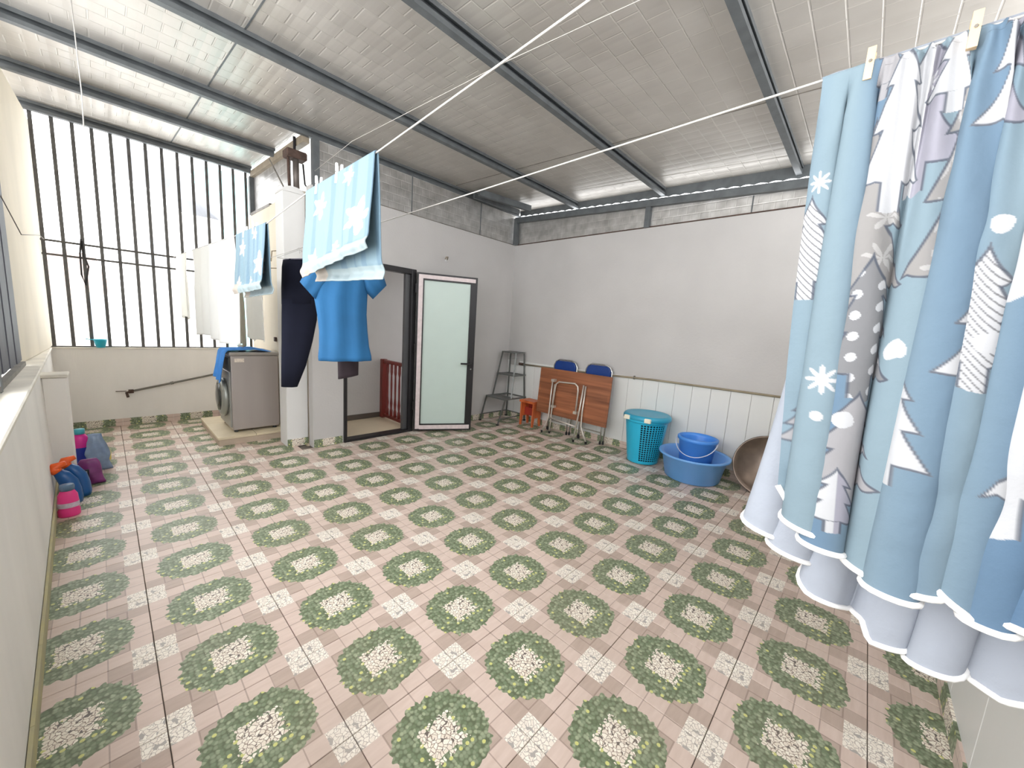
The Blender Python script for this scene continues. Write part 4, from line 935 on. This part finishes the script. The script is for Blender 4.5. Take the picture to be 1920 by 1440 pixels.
# laundry basket with a lattice body
bk = empty('laundry_basket', T(10.98,0.95,0), 'tall turquoise lattice laundry basket with a lid', 'basket')
bkm = mat('turquoise_plastic', (40,176,212), 0.35, var=0.05, scale=3); c0 = T(10.98,0.95,0)
mb = MB(); na, nzv = 88, 40
def steps(n):           # strut, hole, strut, hole
    w_ = [0.6 if k % 2 == 0 else 1.4 for k in range(n)]; return np.concatenate([[0], np.cumsum(w_)])/sum(w_)
sa, sz = steps(na), steps(nzv)
for j in range(nzv+1):
    t = sz[j]; rr = (0.40+0.15*t)*S if t < 0.93 else (0.40+0.15*0.93+0.03)*S
    for i in range(na):
        a = 2*math.pi*sa[i]; mb.v.append(c0+Vector((rr*math.cos(a)*1.04, rr*math.sin(a)*0.96, 0.012+t*1.16*S)))
for j in range(nzv):
    for i in range(na):
        dg_ = math.degrees(2*math.pi*sa[i]) % 180
        if 10 < dg_ < 84 and 3 <= j <= 35 and i % 2 == 1 and j % 2 == 1: continue
        i2 = (i+1) % na; mb.f.append((j*na+i, j*na+i2, (j+1)*na+i2, (j+1)*na+i))
mb.f.append(tuple(reversed(range(na))))
mb.build('body', bkm, bk, solid=0.004)
MB().lathe([(0.575*S,1.15*S),(0.60*S,1.17*S),(0.60*S,1.24*S),(0.55*S,1.29*S),(0.48*S,1.275*S),(0.2*S,1.27*S),(0.001,1.27*S)], 40, tf=lambda q: c0+q, caps=(True,True)).build('lid', mat('turquoise_lid', (40,152,184), 0.35, var=0.05), bk, smooth=True)
for a_, nm in ((math.radians(205),'latch'), (math.radians(150),'latch')):
    q_ = c0+Vector((math.cos(a_)*0.60*S, math.sin(a_)*0.60*S, 1.20*S)); MB().box(q_-Vector((0.02,0.035,0.022)), q_+Vector((0.012,0.035,0.026))).build(nm, mat('cream_plastic', (232,226,206), 0.4), bk, bevel=0.004)

lb_ = MB().lathe([(0.30*S,0.03),(0.36*S,0.05),(0.42*S,0.7*S),(0.44*S,0.95*S),(0.3*S,1.05*S),(0.001,1.08*S)], 24, tf=lambda q: c0+q)  # dark core added in the basket so the lattice holes read as shaded
for q in lb_.v: q.x += random.uniform(-0.006, 0.006); q.y += random.uniform(-0.006, 0.006)
tag(lb_.build('basket_shade_core', mat('shade_core_dark', (34,44,58), 0.9, var=0.4, scale=12), smooth=True), 'dark core added inside the basket to shade the lattice holes', 'filler')
tubm = mat('blue_basin_plastic', (112,168,232), 0.35, var=0.04, scale=3); tubi = mat('bucket_plastic', (76,144,228), 0.35, var=0.04, scale=3)
tc_ = T(10.80,-0.36,0)
o = MB().lathe([(0.56*S,0),(0.60*S,0.03*S),(0.70*S,0.52*S),(0.78*S,0.56*S),(0.785*S,0.60*S),(0.77*S,0.61*S),(0.68*S,0.58*S),(0.57*S,0.06*S),(0.5*S,0.04*S),(0.001,0.04*S)], 48, tf=lambda q: tc_+q, caps=(True,True)).build('wash_basin', tubm, smooth=True, origin=tc_)
tag(o, 'large round blue wash basin on the floor', 'basin')
bc = T(10.86,-0.38,0.06)
bu = empty('bucket', bc, 'small blue bucket standing inside the large basin', 'bucket')
MB().lathe([(0.30*S,0),(0.32*S,0.02*S),(0.405*S,0.84*S),(0.44*S,0.86*S),(0.445*S,0.93*S),(0.41*S,0.94*S),(0.395*S,0.86*S),(0.30*S,0.06*S),(0.001,0.05*S)], 36, tf=lambda q: bc+q, caps=(True,True)).build('body', tubi, bu, smooth=True)
hd = [bc+Vector((-0.02-0.16*math.sin(t)*1.0, math.cos(t)*0.46*S, 0.88*S-0.16*math.sin(t))) for t in np.linspace(0, math.pi, 17)]
MB().tube(hd, 0.005, 8).build('handle', mat('white_handle', (214,216,230), 0.4), bu, smooth=True)
wk = mat('dull_aluminium', (128,114,104), 0.35, 0.75, var=0.3, scale=5, bump=0.1, bscale=12)
rot = Matrix.Rotation(math.radians(-68), 3, 'Y'); wc_ = T(11.18,-1.78,0.80)
rr = 0.66
o = MB().lathe([(0.001,-0.18*rr),(0.2*rr*S*1.2,-0.175*rr),(0.30*rr,-0.13*rr),(0.40*rr,-0.05*rr),(0.44*rr,0.0),(0.46*rr,0.004),(0.46*rr,-0.006),(0.44*rr,-0.012),(0.40*rr,-0.062),(0.30*rr,-0.142),(0.1*rr,-0.19*rr),(0.001,-0.19*rr)], 40, tf=lambda q: wc_+rot@q, caps=(False,False))
zmin = min(q.z for q in o.v); xmax = max(q.x for q in o.v)
for q in o.v: q.z -= zmin; q.x -= max(0, xmax-(XF-0.03)*S)
o = o.build('wok', wk, smooth=True); tag(o, 'big dull aluminium wok leaning against the wall cladding', 'wok')

# ------------------------------------------------------------------ bottles by the left parapet
def bottle(name, c, prof, m, label, cat, capm=None, cap=None, lab=None, sy=0.8):
    root = empty(name, T(c), label, cat)
    MB().lathe(prof, 24, tf=lambda q: T(c)+q, sy=sy).build('body', m, root, smooth=True)
    if cap: MB().lathe(cap, 18, tf=lambda q: T(c)+q).build('cap', capm, root, smooth=True)
    if lab:
        z0_, z1_, r0_, lm = lab
        MB().lathe([(r0_,z0_),(r0_,z1_)], 24, tf=lambda q: T(c)+q, sy=sy, caps=(False,False)).build('paper_label', lm, root, smooth=True)
    return root
pink = mat('pink_plastic', (236,62,140), 0.35, var=0.06, scale=5); lab_p = mat('pale_label', (206,190,206), 0.5, var=0.2, scale=40)
bottle('softener_bottle', (0.82,5.50,0), [(0.048,0),(0.053,0.008),(0.053,0.045),(0.047,0.058),(0.050,0.10),(0.047,0.15),(0.034,0.178),(0.028,0.19)], pink, 'squat bright pink bottle with a grey-blue cap', 'bottle',
       mat('slate_cap', (96,122,150), 0.4), [(0.035,0.184),(0.036,0.212),(0.033,0.222),(0.001,0.224)], (0.066,0.10,0.0515,lab_p))
blue = mat('dark_blue_plastic', (28,88,150), 0.3, var=0.08, scale=5); orng = mat('orange_cap', (238,98,34), 0.4, var=0.05)
for k, (c_, lb) in enumerate((((0.78,6.05,0),'dark blue cleaner bottle with an orange cap beside the pink bottle'), ((0.87,6.32,0),'dark blue cleaner bottle with an orange cap beside the purple pouch'))):
    root = empty('cleaner_bottle', T(c_), lb, 'bottle', 'blue cleaner bottles')
    q = lambda dx, dz: T(c_)+Vector((dx, 0, dz))
    MB().tube([q(0.03,0.0),q(0.03,0.03),q(0.025,0.10),q(0.015,0.16),q(-0.01,0.215),q(-0.035,0.25)], [0.045,0.05,0.05,0.048,0.04,0.024], 16).build('body', blue, root, smooth=True)
    MB().tube([q(-0.032,0.245),q(-0.05,0.27),q(-0.045,0.285),q(0.01,0.305)], [0.03,0.032,0.028,0.016], 12).build('cap', orng, root, smooth=True)
def pouch(name, c, w_, d_, h, m, label, cat, tilt=0.0, seed=0):
    root = empty(name, T(c), label, cat); rs_ = []
    for t in np.linspace(0, 1, 16):
        k = (1-t**2.2*0.45)*(0.9+0.1*math.sin(9*t+seed)); dd = d_*math.sin(math.pi*min(1, 0.28+0.72*(1-t)))**0.8*(1-t)+0.004
        rs_.append((T(c)+Vector((tilt*t, tilt*t*0.5, h*t)), Vector((w_*k, 0, 0)), Vector((0, dd+0.01, 0))))
    mb = loft(MB(), rs_, 28, cap0=True, cap1=True, wr=0.12, k=6, seed=seed)
    from mathutils import noise as mn
    for q in mb.v:
        d3 = mn.noise_vector(q*16+Vector((seed,0,0)))*0.013; d3.z *= 0.6
        if q.z > 0.02: q += d3
        q.z = max(q.z, 0.001)
    mb.build('body', m, root, smooth=True)
    return root
pch = pouch('detergent_pouch', (1.02,6.82,0), 0.085, 0.055, 0.21, mat('purple_film', (122,52,112), 0.3, var=0.3, scale=14), 'purple and black refill pouch with a pale tag', 'pouch', seed=1)
MB().box(T(1.02,6.82,0)+Vector((-0.075,-0.088,0.02)), T(1.02,6.82,0)+Vector((0.0,-0.070,0.15))).build('dark_panel', mat('black_print', (30,26,32), 0.35), pch, bevel=0.003)
MB().box(T(1.02,6.82,0)+Vector((-0.065,-0.091,0.085)), T(1.02,6.82,0)+Vector((-0.01,-0.087,0.14))).build('tag', mat('cream_label', (216,206,190), 0.5, var=0.1, scale=40), pch)
pouch('plastic_bag', (1.14,7.62,0), 0.085, 0.07, 0.33, mat('clear_grey_film', (150,170,196), 0.2, var=0.15, scale=15, trans=0.3), 'crumpled grey-blue plastic bag behind the purple pouch', 'bag', tilt=-0.02, seed=3)
bottle('detergent_bottle', (0.90,7.85,0), [(0.05,0),(0.055,0.01),(0.055,0.2),(0.052,0.28),(0.03,0.32)], mat('magenta_plastic', (226,46,150), 0.35), 'tall magenta bottle with a teal cap beside the pier', 'bottle', mat('teal_cap', (70,166,180), 0.4), [(0.034,0.318),(0.034,0.36),(0.001,0.362)], (0.06,0.2,0.0562,mat('blue_label', (40,60,160), 0.4)))
o = MB().lathe([(0.045,0),(0.06,0.03),(0.062,0.10),(0.05,0.13),(0.001,0.135)], 16, tf=lambda q: T(1.16,8.05,0)+q).build('scouring_pot', mat('yellow_plastic', (222,200,66), 0.4), smooth=True)
tag(o, 'small yellow pot behind the grey-blue plastic bag', 'pot')

# ------------------------------------------------------------------ neighbours beyond the grille
def house(name, label, m, x0, x1, y0, y1, z0, z1, roof=None, rm=None, wins=()):
    root = empty(name, T((x0+x1)/2,(y0+y1)/2,z0), label, 'building')
    MB().box(T(x0,y0,z0), T(x1,y1,z1)).build('walls', m, root)
    if roof: MB().prism([T(*q) for q in roof], T(0,y1-y0+1.0,0)).build('roof', rm, root)
    for (a, b_, c_, d2) in wins:
        f_ = MB().box(T(a,y0-0.08,c_), T(b_,y0,d2)).build('window', mat('far_window', (214,218,222), 0.4), root)
        MB().box(T(a+0.15,y0-0.1,c_+0.15), T(b_-0.15,y0-0.08,d2-0.15)).build('pane', mat('far_pane', (190,200,208), 0.1), f_)
    return root
house('house', 'pale house with a sloping grey roof edge beyond the grille', mat('far_white', (236,234,228), 0.9), 2.6,7.2,30,36,-12,9.2, roof=[(2.4,29.5,12.6),(5.1,29.5,11.9),(7.5,29.5,9.2),(7.5,29.5,8.8),(5.0,29.5,11.4),(2.4,29.5,12.1)], rm=mat('far_grey', (150,152,158), 0.8), wins=((3.2,4.2,5.6,7.4),(5.2,6.4,5.6,7.4)))
house('tower_house', 'teal-walled house standing behind the pale one', mat('far_teal', (150,205,204), 0.9), 7.3,12.0,38,44,-12,14.6, wins=((8.0,9.2,10,12),))
house('low_house', 'low house with a pinkish tiled roof beyond the grille', mat('far_cream', (238,230,218), 0.9), -1.5,1.6,34,40,-12,4.0, roof=[(-1.8,33.5,4.0),(1.9,33.5,4.0),(1.2,33.5,6.2),(-1.2,33.5,6.2)], rm=mat('far_pink', (222,196,188), 0.9))
tk = empty('water_tank', T(1.2,26,0), 'grey cylindrical water tank beyond the grille', 'tank')
MB().lathe([(0.28*S,-5),(0.28*S,3.3*S),(0.24*S,3.7*S),(0.1*S,3.85*S),(0.001,3.86*S)], 20, tf=lambda q: T(1.2,26,0)+q).build('body', mat('tank_steel', (176,182,188), 0.5, 0.1), tk, smooth=True)
dg = empty('clad_house', T(-3.2,24,-10), 'dark grey corrugated neighbouring house left of the cream wall piece', 'building')
mb = MB(); xs_ = np.arange(-7.5, -0.95, 0.12)
A_ = np.zeros((len(xs_), 2, 3)); A_[:, :, 0] = xs_[:, None]; A_[:, :, 1] = 24+0.05*(np.arange(len(xs_)) % 2)[:, None]; A_[:, 0, 2] = -10; A_[:, 1, 2] = 8.2
MB().grid(A_*S).build('corrugated_front', mat('dark_grey_sheet', (74,76,84), 0.6, 0.2, var=0.12), dg, solid=0.01)
MB().box(T(-7.5,24.1,-10), T(-1.0,30,8.1)).build('walls', mat('dark_wall', (96,96,100), 0.8), dg)
